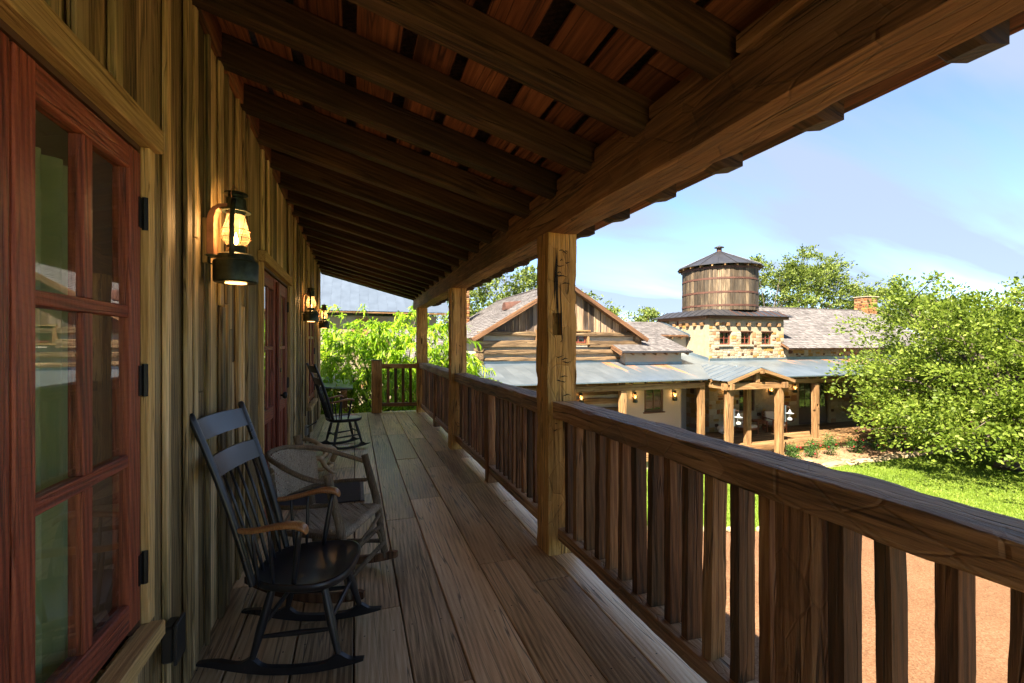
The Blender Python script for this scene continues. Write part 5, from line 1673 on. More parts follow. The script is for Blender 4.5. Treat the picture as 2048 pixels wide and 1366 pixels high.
MB().prism([(4.9, 1.97), (11.2, 1.97), (CXM, zg(CXM) - 0.2)], 0.03).build('gable_backing', M_dark, cabin, tr(0, YF + 0.045, 0))
small_window(cabin, 6.98, 7.70, 1.52, 1.94, YF, M_winred, 2, 2, 0.0, st=0.06)
small_window(cabin, 7.72, 8.42, 1.52, 1.94, YF, M_winred, 2, 2, 0.0, st=0.06)
small_window(cabin, 8.44, 9.12, 1.52, 1.94, YF, M_winred, 2, 2, 0.0, st=0.06)
stick('window_trim', (6.9, YF - 0.06, 1.42), (6.9, YF - 0.06, 2.06), 0.1, 0.09, M_otimber, cabin, (0, 1, 0)); stick('window_trim', (9.2, YF - 0.06, 1.42), (9.2, YF - 0.06, 2.06), 0.1, 0.09, M_otimber, cabin, (0, 1, 0))
stick('window_head', (6.85, YF - 0.08, 2.03), (9.3, YF - 0.08, 2.03), 0.12, 0.06, M_otimber, cabin)
stick('window_sill', (6.85, YF - 0.08, 1.47), (9.25, YF - 0.08, 1.47), 0.12, 0.05, M_otimber, cabin)
for (xe, sgn) in ((EX0, -1), (EX1, 1)):
    A_, B_, C_, D_ = (xe, RY0, EAV_Z), (xe, RY1, EAV_Z), (CXM, RY1, APX_Z), (CXM, RY0, APX_Z)
    slab('roof', cabin, M_fascia, A_, B_, C_, D_, 0.10, 0.002)
    shingles('shingle_courses', cabin, A_, B_, C_, D_)
    stick('barge_board', (xe, RY0 - 0.02, EAV_Z - 0.07), (CXM + 0.0 * sgn, RY0 - 0.02 - 0.002 * sgn, APX_Z - 0.07), 0.045, 0.17, M_fascia, cabin, (0, 0, 1))
stick('ridge_cap', (CXM, RY0, APX_Z + 0.03), (CXM, RY1, APX_Z + 0.03), 0.15, 0.03, M_shingle, cabin)
vt = MB()
vp = Vector((6.45, 18.9, zg(6.45)))
prof = [(0.28 * math.cos(a), 0.34 * math.sin(a)) for a in [math.pi * k / 12 for k in range(13)]]
vt.add([(vp.x - 0.30, vp.y + q, vp.z - 0.10 + r) for q, r in prof] + [(vp.x + 0.55, vp.y + q, vp.z - 0.0 + r) for q, r in prof],
       [(i, i + 1, i + 14, i + 13) for i in range(12)] + [tuple(range(13))])
vt.build('roof_vent', M_hoop, cabin, smooth='auto')
cc = MB().box((5.45, 24.2, 2.3), (0.70, 0.80, 4.2)).build('chimney', M_st_tan, cabin)
stone_face(cc, (0, 23.8, 0), (1, 0, 0), 5.10, 5.80, 1.6, 4.38, (0, -1, 0), 0.26, 0.17, 33, (), palc)
MB().box((5.45, 23.9, 1.85), (1.4, 0.6, 0.5)).build('chimney_cricket', M_flash, cc)

# low shingled lean-to left of the cabin
lean = thing('shingled_lean_to', 'low dark shingled roof peeking out left of the log cabin', 'shed', (2.9, 20, GZ))
slab('roof', lean, M_fascia, (1.4, 18.4, 0.75), (4.3, 18.4, 0.75), (4.3, 21.6, 2.15), (1.4, 21.6, 2.15), 0.08, 0.002)
shingles('shingle_courses', lean, (1.4, 18.4, 0.75), (4.3, 18.4, 0.75), (4.3, 21.6, 2.15), (1.4, 21.6, 2.15))
MB().box((2.9, 20.2, -1.3), (2.6, 3.0, 3.7)).build('wall', M_st_brown, lean)

# ------------------------------------------------------------------ far porch: floor, roof, posts
pf = thing('far_porch_floor', 'plank porch floor with timber edge on a stone base across the yard', 'porch floor', (18, 15.5, PZ), kind='structure')
y = 14.25
k = 0
while y < YF - 0.01:
    y1 = min(y + 0.14, YF - 0.01)
    stick('plank', (3.6, (y + y1) / 2, PZ - 0.02), (31.2, (y + y1) / 2, PZ - 0.02), 0.133, 0.04, M_otimber, pf, b=0.004); y = y1; k += 1
stick('edge_timber', (3.6, 14.22, PZ - 0.13), (31.2, 14.22, PZ - 0.13), 0.10, 0.20, M_otimber, pf, b=0.01)
MB().box((17.4, 14.42, (GZ + PZ - 0.2) / 2), (27.4, 0.2, abs(GZ - PZ) - 0.2 + 0.02)).build('base_wall', M_mortar, pf)
stone_face(pf, (0, 14.32, 0), (1, 0, 0), 13.6, 27.0, GZ + 0.02, PZ - 0.22, (0, -1, 0), 0.34, 0.2, 41, (), [(M_st_cream, 0.45), (M_st_gold, 0.35), (M_st_pale, 0.14), (M_st_brown, 0.06)])

pr = thing('tin_porch_roof', 'long pale galvanised porch roof with rust streaks across the yard', 'roof', (16, 15.5, 0.2))
EY, EZ, PS = 14.18, 0.13, 0.205
def zp(y): return EZ + PS * (y - EY)
x = 3.7
i = 0
while x < 31.4:
    w = 0.41
    yt = YF - 0.005
    if 13.57 < x + w / 2 < 15.5: yt = 18.5
    lo, hi = Vector((x + w / 2, EY, EZ)), Vector((x + w / 2, yt, zp(yt)))
    L = (hi - lo).length
    xc = x + w / 2
    mt_ = M_metal
    if 9.8 < xc < 11.0: mt_ = M_rust1
    elif 11.6 < xc < 12.9 and i % 3 != 1: mt_ = M_rust2
    elif 11.0 < xc < 13.6: mt_ = M_rust1
    elif xc > 19.6: mt_ = M_rust1
    m = MB().box((0, 0, 0), (w - 0.004, 0.012, L))
    m.box((-w / 2 + 0.014, 0.022, 0), (0.028, 0.042, L - 0.002))
    m.box((0.0, 0.009, 0), (0.014, 0.010, L - 0.004))
    m.build('roof_sheet', mt_, pr, slope_axes(lo, hi, (1, 0, 0)))
    x += w; i += 1
stick('flashing', (4.2, YF - 0.02, zp(YF) + 0.07), (SX0 - 0.02, YF - 0.02, zp(YF) + 0.07), 0.02, 0.15, M_flash, pr)
stick('flashing', (TX0, YF - 0.05, zp(YF) + 0.05), (TX1 + 0.05, YF - 0.05, zp(YF) + 0.05), 0.02, 0.11, M_flash, pr)
stick('flashing', (TX1 + 0.06, YF - 0.03, zp(YF) + 0.06), (31.0, YF - 0.03, zp(YF) + 0.06), 0.02, 0.15, M_flash, pr)
stick('flashing', (TX0 - 0.04, YF, zp(YF) + 0.07), (TX0 - 0.04, 18.5, zp(18.5) + 0.07), 0.02, 0.14, M_flash, pr)
stick('gutter', (3.7, EY - 0.012, EZ - 0.02), (12.9, EY - 0.012, EZ - 0.02), 0.02, 0.045, M_flash, pr)
stick('gutter', (16.2, EY - 0.012, EZ - 0.02), (31.3, EY - 0.012, EZ - 0.02), 0.02, 0.045, M_flash, pr)
k = 0
for xx in np.arange(4.0, 31.2, 0.62):
    if 12.9 < xx < 16.1: continue
    stick('rafter', (xx, EY + 0.06, zp(EY + 0.06) - 0.075), (xx, YF - 0.02, zp(YF - 0.02) - 0.075), 0.07, 0.115, M_otimber, pr)
fb = thing('far_porch_beam', 'long hewn beam under the tin porch roof eave', 'beam', (16, 14.5, -0.1))
timber('beam_timber', (3.8, 14.5, -0.13), (12.98, 14.5, -0.13), 0.2, 0.22, M_otimber, fb, seg=40, k=3, amp=0.012, fr=1.6, seed=301)
timber('beam_timber', (15.9, 14.5, -0.11), (31.2, 14.5, -0.11), 0.2, 0.2, M_otimber, fb, seg=40, k=3, amp=0.012, fr=1.6, seed=302)

FP = [(5.6, 14.5, PZ, 'far porch post at the left end, behind the green tree'),
      (9.30, 14.5, PZ, 'far porch post beside the log wall, left of the stucco window'),
      (12.86, 14.5, PZ, 'far porch post at the left rear corner of the little gabled portico'),
      (15.22, 14.5, PZ, 'far porch post at the right rear of the little gabled portico'),
      (19.05, 14.5, PZ, 'notched far porch post standing before the dark double door'),
      (23.0, 14.5, PZ, 'far porch post mostly hidden behind the big oak')]
for k, (x, y, z, lab) in enumerate(FP):
    o = thing('far_post', lab, 'post', (x, y, z), 'timber posts of the far porch')
    timber('shaft', (x, y, z + 0.002), (x, y, -0.235), 0.23, 0.22, M_otimber, o, seg=16, k=4, amp=0.008, fr=2.5, seed=320 + k, b=0.02, hole=(0, 1, 3, 0.25, 0.4, 0.07) if k == 4 else None)

# gabled portico
po = thing('gabled_portico', 'little gabled portico with tin roof projecting from the far porch', 'portico', (14.5, 13.9, GZ))
PXM, PYF, PAZ, PEZ = 14.52, 13.18, 0.57, 0.09
PXL, PXR = 12.95, 16.25
for (x, lab) in ((13.22, 0), (15.72, 1)):
    timber('portico_post', (x, 13.45, GZ + 0.012), (x, 13.45, -0.245), 0.25, 0.24, M_otimber, po, seg=20, k=4, amp=0.008, fr=2.5, seed=340 + lab, b=0.02)
timber('cross_beam', (12.98, 13.45, -0.115), (15.98, 13.45, -0.115), 0.24, 0.25, M_otimber, po, seg=16, k=4, amp=0.008, fr=2.2, seed=345, b=0.015)
for x in (13.2, 15.72):
    timber('side_beam', (x, 13.585, -0.115), (x, 14.62, -0.115), 0.20, 0.22, M_otimber, po, seg=10, k=3, amp=0.006, seed=346)
    MB().bbox((x - 0.06 if x < 14 else x + 0.06, 13.25, -0.11), (0.22, 0.14, 0.23), 0.01).build('beam_end', M_otimber, po)
stick('king_post', (PXM, 13.42, 0.02), (PXM, 13.42, 0.44), 0.18, 0.18, M_otimber, po, (0, 1, 0))
stick('ridge_beam', (PXM, 13.08, 0.44), (PXM, 16.0, 0.44), 0.12, 0.16, M_otimber, po)
RYB = EY + (PAZ - EZ) / PS
for (xe, sgn) in ((PXL, -1), (PXR, 1)):
    def zpor(x): return PAZ - (PAZ - PEZ) * abs(x - PXM) / abs(PXL - PXM)
    n = 8
    # sheets run from ridge to eave; the back edge follows the valley
    def yb(x): return EY + max(0, (zpor(x) - EZ)) / PS + 0.02
    N = 8
    for k in range(N):
        y0_ = PYF + (RYB - PYF) * k / N; y1_ = PYF + (RYB - PYF) * (k + 1) / N - 0.006
        # lowest x reachable for given y on the valley
        def xv(y):
            z = zp(y) - 0.01
            if z <= PEZ or y < EY: return xe
            return PXM + sgn * abs(PXL - PXM) * (PAZ - z) / (PAZ - PEZ)
        q = [(xv(y0_), y0_), (xv(y1_), y1_), (PXM, y1_), (PXM, y0_)]
        top = [Vector((x, y, zpor(x) + 0.022)) for x, y in q]
        MB().add(top + [p - Vector((0, 0, 0.014)) for p in top], [(0, 1, 2, 3), (7, 6, 5, 4), (0, 4, 5, 1), (1, 5, 6, 2), (2, 6, 7, 3), (3, 7, 4, 0)]).build('roof_sheet', M_metal, po)
        a_, b_ = top[0].copy(), top[3].copy()
        if (a_ - b_).length > 0.1: stick('seam', a_ + Vector((0, 0.01, 0.012)), b_ + Vector((0, 0.01, 0.012)), 0.02, 0.024, M_metal, po)
    stick('barge_board', (xe, PYF + 0.02, PEZ - 0.06), (PXM, PYF + 0.02 + 0.003 * sgn, PAZ - 0.06), 0.05, 0.12, M_otimber, po)
    for k in range(4):
        yy = 13.42 + k * 0.36
        stick('rafter', (xe + 0.06 * -sgn, yy, zpor(xe) - 0.05), (PXM - 0.07 * -sgn, yy, PAZ - 0.06), 0.06, 0.09, M_otimber, po)

# ------------------------------------------------------------------ far lanterns, white lanterns, furniture, skull
def far_lantern(label, x, y, z, rz=-90, s=1.0):
    c = copy_tree(lan); c['label'] = label; c['group'] = 'oil lanterns on the far porch'
    c.name = 'oil_lantern'
    place(c, (x, y, z), rz, s)
for (x, y, z, lab) in ((9.05 - 0.25, YF - 0.25, -0.98, 'far lit lantern hanging on the log wall'),
                       (11.12, SY - 0.14, -0.98, 'far lit lantern left of the stucco wall window'),
                       (13.13, SY - 0.14, -0.98, 'far lit lantern right of the stucco wall window'),
                       (16.45, YF - 0.16, -1.0, 'far lantern half hidden behind the left front portico post'),
                       (19.2, YF - 0.16, -1.0, 'far lit lantern on stone wall right of the shaded window'),
                       (20.75, YF - 0.16, -0.95, 'far lantern on stone wall just left of the dark double door')):
    far_lantern(lab, x, y, z)
    ld = bpy.data.lights.new('far_lantern_light', 'POINT'); ld.energy = 0.8; ld.color = (1.0, 0.56, 0.22); ld.shadow_soft_size = 0.012
    lo = bpy.data.objects.new('far_lantern_light', ld); lo.location = (x, y - 0.0, z + 0.272); COL.objects.link(lo)
wl_ = thing('white_lantern', 'white hanging lantern on a board at the left front portico post', 'lantern', local=True, group='white lanterns on the portico posts')
MB().bbox((0.0, 0.0, 0.05), (0.14, 0.03, 0.75), 0.006).build('back_board', M_flash, wl_)
MB().tube([(0.0, -0.02, 0.32), (0, -0.10, 0.38), (0, -0.17, 0.36), (0, -0.17, 0.28)], 0.009, 8).build('hook', M_hoop, wl_, smooth=True)
MB().lathe([(0.02, 0.02), (0.05, 0.03), (0.055, 0.08), (0.05, 0.10), (0.17, 0.075), (0.175, 0.085), (0.06, 0.13), (0.055, 0.17), (0.07, 0.18), (0.03, 0.22), (0.008, 0.27)], 24, (0, -0.17, 0)).build('shade', M_white, wl_, smooth='auto')
MB().lathe([(0.06, -0.10), (0.075, -0.05), (0.06, 0.02)], 20, (0, -0.17, 0), caps=False).build('globe', M_globe, wl_, smooth=True)
MB().lathe([(0.10, -0.22), (0.105, -0.20), (0.10, -0.14), (0.06, -0.12), (0.055, -0.09)], 24, (0, -0.17, 0)).build('base', M_white, wl_, smooth='auto')
MB().tube([(-0.085, -0.17, -0.14), (-0.10, -0.17, -0.02), (-0.06, -0.17, 0.06)], 0.008, 6).tube([(0.085, -0.17, -0.14), (0.10, -0.17, -0.02), (0.06, -0.17, 0.06)], 0.008, 6).build('side_tubes', M_white, wl_, smooth=True)
place(wl_, (13.34, 13.30, -1.30), 25, 0.85)
w2 = copy_tree(wl_); w2['label'] = 'white hanging lantern on a board at the right front portico post'; place(w2, (15.88, 13.30, -1.28), 25, 0.85)

def lounge(label, loc, rz):
    t = thing('lounge_chair', label, 'armchair', local=True, group='wooden lounge chairs on the far porch')
    for x in (-0.32, 0.32):
        stick('leg', (x, -0.33, 0), (x, -0.33, 0.58), 0.055, 0.055, M_teak, t); stick('leg', (x, 0.36, 0), (x, 0.46, 0.88), 0.055, 0.055, M_teak, t)
        stick('armrest', (x, -0.38, 0.60), (x, 0.42, 0.62), 0.09, 0.03, M_teak, t)
        stick('side_rail', (x, -0.33, 0.24), (x, 0.38, 0.22), 0.03, 0.08, M_teak, t)
    stick('front_rail', (-0.30, -0.33, 0.25), (0.30, -0.33, 0.25), 0.03, 0.09, M_teak, t)
    for k in range(4):
        z = 0.45 + 0.135 * k
        stick('back_slat', (-0.30, 0.40 + 0.055 * k * 0.3, z), (0.30, 0.40 + 0.055 * k * 0.3, z), 0.022, 0.085, M_teak, t)
    MB().bbox((0, 0.0, 0.355), (0.60, 0.70, 0.13), 0.04).build('seat_cushion', M_cushion, t, smooth='auto')
    MB().bbox((0, 0, 0), (0.56, 0.13, 0.48), 0.045).build('back_cushion', M_cushion, t, tr(0, 0.32, 0.66) @ Matrix.Rotation(R(-8), 4, 'X'), smooth='auto')
    place(t, loc, rz); return t
lounge('teak lounge chair with cream cushions left of the small porch table', (16.95, 16.2, PZ), 8)
lounge('teak lounge chair with cream cushions right of the small porch table', (18.62, 16.15, PZ), -14)
tb = thing('porch_table', 'small slatted teak table between the two lounge chairs', 'table', (17.82, 16.35, PZ))
for k in range(6): stick('top_slat', (17.50, 16.10 + 0.1 * k, PZ + 0.52), (18.14, 16.10 + 0.1 * k, PZ + 0.52), 0.085, 0.025, M_teak, tb)
for dx in (-0.27, 0.27):
    for dy in (-0.2, 0.28): stick('leg', (17.82 + dx, 16.32 + dy, PZ), (17.82 + dx, 16.32 + dy, PZ + 0.507), 0.05, 0.05, M_teak, tb)
for dy in (-0.2, 0.28): stick('rail', (17.57, 16.32 + dy, PZ + 0.44), (18.07, 16.32 + dy, PZ + 0.44), 0.03, 0.06, M_teak, tb)

# bleached skull on the floor: domed cranium, brow with eye sockets, snout, jaw
sk = MB()
def blob(c, r, n=12, q=8):
    vs, fs = [], []
    for j in range(q + 1):
        th = math.pi * j / q
        for i in range(n):
            an = 2 * math.pi * i / n
            vs.append((c[0] + r[0] * math.sin(th) * math.cos(an), c[1] + r[1] * math.sin(th) * math.sin(an), c[2] + r[2] * math.cos(th)))
    for j in range(q):
        for i in range(n): fs.append((j * n + i, j * n + (i + 1) % n, (j + 1) * n + (i + 1) % n, (j + 1) * n + i))
    sk.add(vs, fs)
blob((0, 0, 0.26), (0.17, 0.19, 0.15)); blob((0.0, -0.24, 0.17), (0.11, 0.22, 0.10)); blob((-0.12, -0.06, 0.33), (0.07, 0.08, 0.06)); blob((0.12, -0.06, 0.33), (0.07, 0.08, 0.06))
blob((0.0, -0.20, 0.05), (0.10, 0.24, 0.05)); blob((-0.14, 0.02, 0.16), (0.06, 0.10, 0.07)); blob((0.14, 0.02, 0.16), (0.06, 0.10, 0.07)); blob((0, -0.44, 0.14), (0.085, 0.06, 0.08))
so = sk.mesh('animal_skull', True)
sko = bpy.data.objects.new('animal_skull', so); so.materials.append(M_skull)
rm = sko.modifiers.new('fuse', 'REMESH'); rm.mode = 'VOXEL'; rm.voxel_size = 0.02; rm.use_smooth_shade = True
attach(sko, tr(15.75, 16.45, PZ) @ Matrix.Rotation(R(35), 4, 'Z') @ Matrix.Scale(1.0, 4))
tag(sko, 'bleached white animal skull on the far porch floor by the stone corner', 'skull')
for sx in (-1, 1):
    MB().lathe([(0.03, 0), (0.048, 0.012), (0.03, 0.03)], 12).build('socket_shade', M_dark, sko, LM[sko] @ tr(sx * 0.115, -0.165, 0.255) @ Matrix.Rotation(R(sx * 62), 4, 'Y') @ Matrix.Rotation(R(30), 4, 'X'))  # near-black plug paints the shade of a hollow socket

# ------------------------------------------------------------------ blue roofed stone house at the left end of the yard
bh = thing('blue_roof_house', 'stone house with blue grey standing seam roof behind the bright green tree', 'building', (-2, 25, GZ))
bm_ = MB(); bm_.box((-2.0, 22.6, -0.2), (11.6, 0.3, 6.0)); bm_.box((3.65, 25.5, -0.2), (0.3, 5.5, 6.0)); bm_.box((-7.65, 25.5, -0.2), (0.3, 5.5, 6.0)); bm_.box((-2.0, 31.3, -0.2), (11.0, 0.3, 6.0))
bm_.build('mortar_wall', M_mortar, bh)
stone_face(bh, (0, 22.45, 0), (1, 0, 0), -1.5, 3.8, -0.6, 2.75, (0, -1, 0), 0.6, 0.4, 51, (), [(M_st_pale, 0.6), (M_st_cream, 0.3), (M_st_tan, 0.1)], limit=120)
BE, BZ_, BR, BRZ = 22.0, 2.99, 27.0, 6.35
x = -8.2
while x < 4.2:
    w = 0.42
    lo, hi = Vector((x + w / 2, BE, BZ_)), Vector((x + w / 2, BR, BRZ))
    L = (hi - lo).length
    MB().box((0, 0, 0), (w - 0.004, 0.02, L)).build('roof_panel', M_bluemetal, bh, slope_axes(lo, hi, (1, 0, 0)))
    MB().box((-w / 2, 0.040, 0), (0.075, 0.08, L - 0.01)).build('roof_seam', M_darkmetal, bh, slope_axes(lo, hi, (1, 0, 0)))  # dark and extra wide, so the seam also carries its cast shadow line
    x += w
slab('back_roof', bh, M_bluemetal, (-8.2, 32, BZ_), (4.25, 32, BZ_), (4.25, BR, BRZ), (-8.2, BR, BRZ), 0.05)
stick('eave_board', (-8.2, BE + 0.02, BZ_ - 0.06), (4.24, BE + 0.02, BZ_ - 0.06), 0.03, 0.06, M_otimber, bh)
for k in range(18): stick('rafter_tail', (-7.2 + 0.65 * k, BE + 0.08, BZ_ - 0.06), (-7.2 + 0.65 * k, BE + 0.5, BZ_ + 0.2), 0.10, 0.13, M_otimber, bh)
stick('window_lintel', (0.0, 22.40, 1.55), (1.7, 22.40, 1.55), 0.1, 0.16, M_otimber, bh)

# low porch roof just off the far deck end, half hidden by the tree
lw = thing('low_side_porch', 'small low tin porch roof on timber beam beyond the deck end', 'porch', (-1.4, 12.5, GZ))
slab('roof', lw, M_metal, (-4.0, 11.3, 0.75), (-0.05, 11.3, 0.45), (-0.05, 14.5, 0.55), (-4.0, 14.5, 0.85), 0.03)
stick('beam', (-0.25, 11.3, 0.33), (-0.25, 14.5, 0.43), 0.14, 0.16, M_otimber, lw)
stick('post', (-0.25, 11.5, GZ), (-0.25, 11.5, 0.25), 0.16, 0.16, M_otimber, lw)
MB().box((-1.2, 13.2, -1.5), (0.12, 2.6, 3.3)).build('wall', M_stucco, lw)
random.seed(88)
# ================================================================== trees and plants
def leaf_quads(P, N, L, W, droop=None, fold=0.25):
    """leaf faces: P base points, N unit directions, L length, W width -> folded diamond of two triangles pairs"""
    m = len(P)
    up = rng.normal(size=(m, 3)); up /= np.linalg.norm(up, axis=1)[:, None]
    S = np.cross(N, up); S /= np.linalg.norm(S, axis=1)[:, None] + 1e-9
    Q = np.cross(S, N)
    v = np.empty((m, 4, 3))
    mid = P + N * (L * 0.5)[:, None] + Q * (L * fold * 0.2)[:, None]
    v[:, 0] = P
    v[:, 1] = mid + S * (W * 0.5)[:, None]
    v[:, 2] = P + N * L[:, None]
    v[:, 3] = mid - S * (W * 0.5)[:, None]
    return v.reshape(-1, 3), np.arange(m * 4).reshape(-1, 4)
def long_leaves(P, N, L, W, droop):
    """peach leaves: two quads bent downwards, pointed"""
    m = len(P)
    Z = np.array([0, 0, 1.0])
    S = np.cross(N, Z) + rng.normal(size=(m, 3)) * 0.35
    S /= np.linalg.norm(S, axis=1)[:, None] + 1e-9
    p1 = P + N * (L * 0.38)[:, None] - Z * (L * droop * 0.12)[:, None]
    p2 = P + N * (L * 0.72)[:, None] - Z * (L * droop * 0.42)[:, None]
    p3 = P + N * (L * 0.92)[:, None] - Z * (L * droop * 0.80)[:, None]
    v = np.empty((m, 6, 3))
    v[:, 0] = P; v[:, 1] = p1 + S * (W * 0.5)[:, None]; v[:, 2] = p1 - S * (W * 0.5)[:, None]
    v[:, 3] = p2 + S * (W * 0.42)[:, None]; v[:, 4] = p2 - S * (W * 0.42)[:, None]; v[:, 5] = p3
    b = (np.arange(m) * 6)[:, None]
    f = np.concatenate([b + np.array([[0, 1, 3, 2]]), b + np.array([[2, 3, 5, 4]])], 1).reshape(-1, 4)
    # order the quads properly: (0,1,?,2) fan
    f = np.concatenate([b + np.array([[0, 1, 2, 2]]), b + np.array([[1, 3, 4, 2]]), b + np.array([[3, 5, 4, 4]])], 1).reshape(-1, 4)
    return v.reshape(-1, 3), f
def mixed_mesh(name, v, f):
    """quads whose last two corners coincide become triangles"""
    tri = f[:, 2] == f[:, 3]
    me = bpy.data.meshes.new(name)
    cnt = np.where(tri, 3, 4)
    starts = np.concatenate([[0], np.cumsum(cnt)[:-1]])
    mask = np.ones_like(f, bool); mask[tri, 3] = False
    loops = f[mask]
    me.vertices.add(len(v)); me.vertices.foreach_set('co', v.astype(np.float32).ravel())
    me.loops.add(len(loops)); me.loops.foreach_set('vertex_index', loops.astype(np.int32))
    me.polygons.add(len(f)); me.polygons.foreach_set('loop_start', starts.astype(np.int32))
    me.update(calc_edges=True); me.validate()
    return me
def unit(a): return a / (np.linalg.norm(a, axis=1)[:, None] + 1e-9)
def clump_centres(n, c, r, lump=0.22, shell=0.55, zmin=None, seed=0):
    g = np.random.default_rng(seed)
    d = unit(g.normal(size=(n * 4, 3)))
    k = shell + (1 - shell) * g.random(n * 4) ** 0.6
    nz = np.array([mnoise.noise(Vector(tuple(x * 2.1)) + Vector((seed * 3.1, 0, 0))) for x in d])
    k = k * (1 + lump * nz * 1.6)
    p = np.array(c) + d * k[:, None] * np.array(r)
    if zmin is not None: p = p[p[:, 2] > zmin]
    return p[:n]
def bough_centres(n_b, per_b, c, r, spread, zmin, seed, shell):
    g = np.random.default_rng(seed)
    bo = clump_centres(n_b, c, r, 0.18, shell, zmin, seed)
    idx = np.repeat(np.arange(len(bo)), per_b)
    off = g.normal(size=(len(idx), 3)) * np.array([1, 1, 0.5]) * spread
    p = bo[idx] + off * g.uniform(0.7, 1.2, len(idx))[:, None]
    # outer ends of a bough sag
    p[:, 2] -= 0.10 * (off[:, 0] ** 2 + off[:, 1] ** 2) / max(spread, 0.1)
    return (p[p[:, 2] > zmin] if zmin is not None else p), bo
def tree(name, label, base, c, r, n_cl, per, cl_r, leaf, mat, group=None, zmin=None, seed=1, trunk_r=0.22, limbs=9, lump=0.25, shell=0.5, filt=None, zmax=None):
    t = thing(name, label, 'tree', base, group)
    nb = max(10, n_cl // 16)
    cen, boughs = bough_centres(nb, 16, c, r, cl_r * 0.95, zmin, seed, shell)
    if zmax is not None: cen, boughs = cen[cen[:, 2] < zmax], boughs[boughs[:, 2] < zmax]
    g = np.random.default_rng(seed + 50)
    sz = g.uniform(0.45, 1.0, len(cen)) * cl_r * 0.72
    idx = np.repeat(np.arange(len(cen)), per)
    off = g.normal(size=(len(idx), 3)) * 0.48; off[:, 2] *= 0.62
    P = cen[idx] + off * sz[idx][:, None]
    out = unit(P - np.array(c)) * 0.6 + unit(off) * 0.6 + g.normal(size=P.shape) * 0.55 + np.array([0, 0, 0.12])
    N = unit(out)
    L = g.uniform(0.7, 1.4, len(P)) * leaf; W = L * g.uniform(0.45, 0.7, len(P))
    v, f = leaf_quads(P, N, L, W)
    link_mesh('crown', np_mesh('crown', v - np.array(base), f), mat, t, tr(base))
    # trunk with limbs reaching into the crown
    m = MB()
    b, top = Vector(base), Vector((c[0], c[1], c[2] - r[2] * 0.15))
    path = [b.lerp(top, k) + Vector((0.25 * math.sin(k * 5 + seed), 0.25 * math.cos(k * 4 + seed), 0)) * (k * (1 - k) * 2) for k in (0, 0.2, 0.4, 0.6, 0.8, 1.0)]
    m.tube(path, [trunk_r * q for q in (1.35, 1.0, 0.88, 0.72, 0.55, 0.3)], 10)
    for q in range(len(boughs)):
        e = Vector(tuple(boughs[q])); k = g.uniform(0.35, 0.95)
        s = b.lerp(top, k)
        md = s.lerp(e, 0.5) + Vector((g.normal() * 0.3, g.normal() * 0.3, 0.35))
        pts = [s, s.lerp(md, 0.5) + Vector((0, 0, 0.1)), md, md.lerp(e, 0.55), e]
        rr = trunk_r * g.uniform(0.22, 0.42)
        m.tube(pts, [rr, rr * 0.8, rr * 0.55, rr * 0.35, rr * 0.16], 6)
        for w in range(5):
            e2 = e + Vector((g.normal(), g.normal(), g.normal() * 0.4)) * cl_r * 0.9
            s2 = md.lerp(e, g.uniform(0.3, 1.0))
            m.tube([s2, s2.lerp(e2, 0.5) + Vector((0, 0, 0.06)), e2], [rr * 0.24, rr * 0.15, rr * 0.05], 5)
    m.build('trunk', M_trunk, t, smooth=True)
    return t

# big live oak on the right
tree('oak_tree', 'big spreading live oak on the lawn hiding the end of the stone wing', (22.6, 9.7, GZ), (23.4, 9.6, -0.70), (5.2, 4.8, 5.0), 1150, 90, 1.0, 0.13, M_leaf_oak,
     zmin=-2.1, seed=5, trunk_r=0.40, lump=0.26, shell=0.52, zmax=4.35)
# trees behind the ranch house
tree('backdrop_tree', 'tall green oak behind the log cabin roof', (11.0, 32.0, GZ), (11.4, 31.7, 3.6), (5.6, 4.5, 4.2), 620, 46, 0.85, 0.20, M_leaf_far, 'trees behind the ranch house', seed=11, limbs=26)
tree('backdrop_tree', 'small green oak between log cabin gable and water tank', (21.0, 33.5, GZ), (21.0, 33.2, 2.4), (3.4, 3.0, 3.1), 270, 44, 0.7, 0.19, M_leaf_far, 'trees behind the ranch house', seed=12, limbs=18)
tree('backdrop_tree', 'tall airy oak standing right behind the water tank', (30.5, 27.8, GZ), (31.0, 27.6, 4.5), (3.3, 3.0, 4.3), 330, 40, 0.75, 0.18, M_leaf_far, 'trees behind the ranch house', seed=13, limbs=34, shell=0.35, lump=0.4)
tree('backdrop_tree', 'tallest airy oak behind the middle of the stone wing roof', (35.0, 27.6, GZ), (35.2, 27.4, 5.0), (3.4, 3.0, 4.6), 340, 40, 0.75, 0.18, M_leaf_far, 'trees behind the ranch house', seed=14, limbs=38, shell=0.35, lump=0.4)
tree('backdrop_tree', 'rounded oak behind the stone wing beside its chimney', (39.5, 27.0, GZ), (39.4, 26.8, 3.9), (3.2, 3.0, 4.1), 300, 40, 0.75, 0.18, M_leaf_far, 'trees behind the ranch house', seed=15, limbs=28, shell=0.35, lump=0.4)
tree('backdrop_tree', 'low oak right of the chimney behind the stone wing', (44.5, 25.0, GZ), (44.5, 25.0, 1.7), (4.2, 3.4, 3.6), 280, 40, 0.8, 0.19, M_leaf_far, 'trees behind the ranch house', seed=16, limbs=20)
tree('backdrop_tree', 'oak at the left edge of the log cabin roof behind its chimney', (4.0, 33.5, GZ), (4.4, 33.2, 2.6), (3.8, 3.2, 3.4), 300, 44, 0.8, 0.19, M_leaf_far, 'trees behind the ranch house', seed=17, limbs=18)

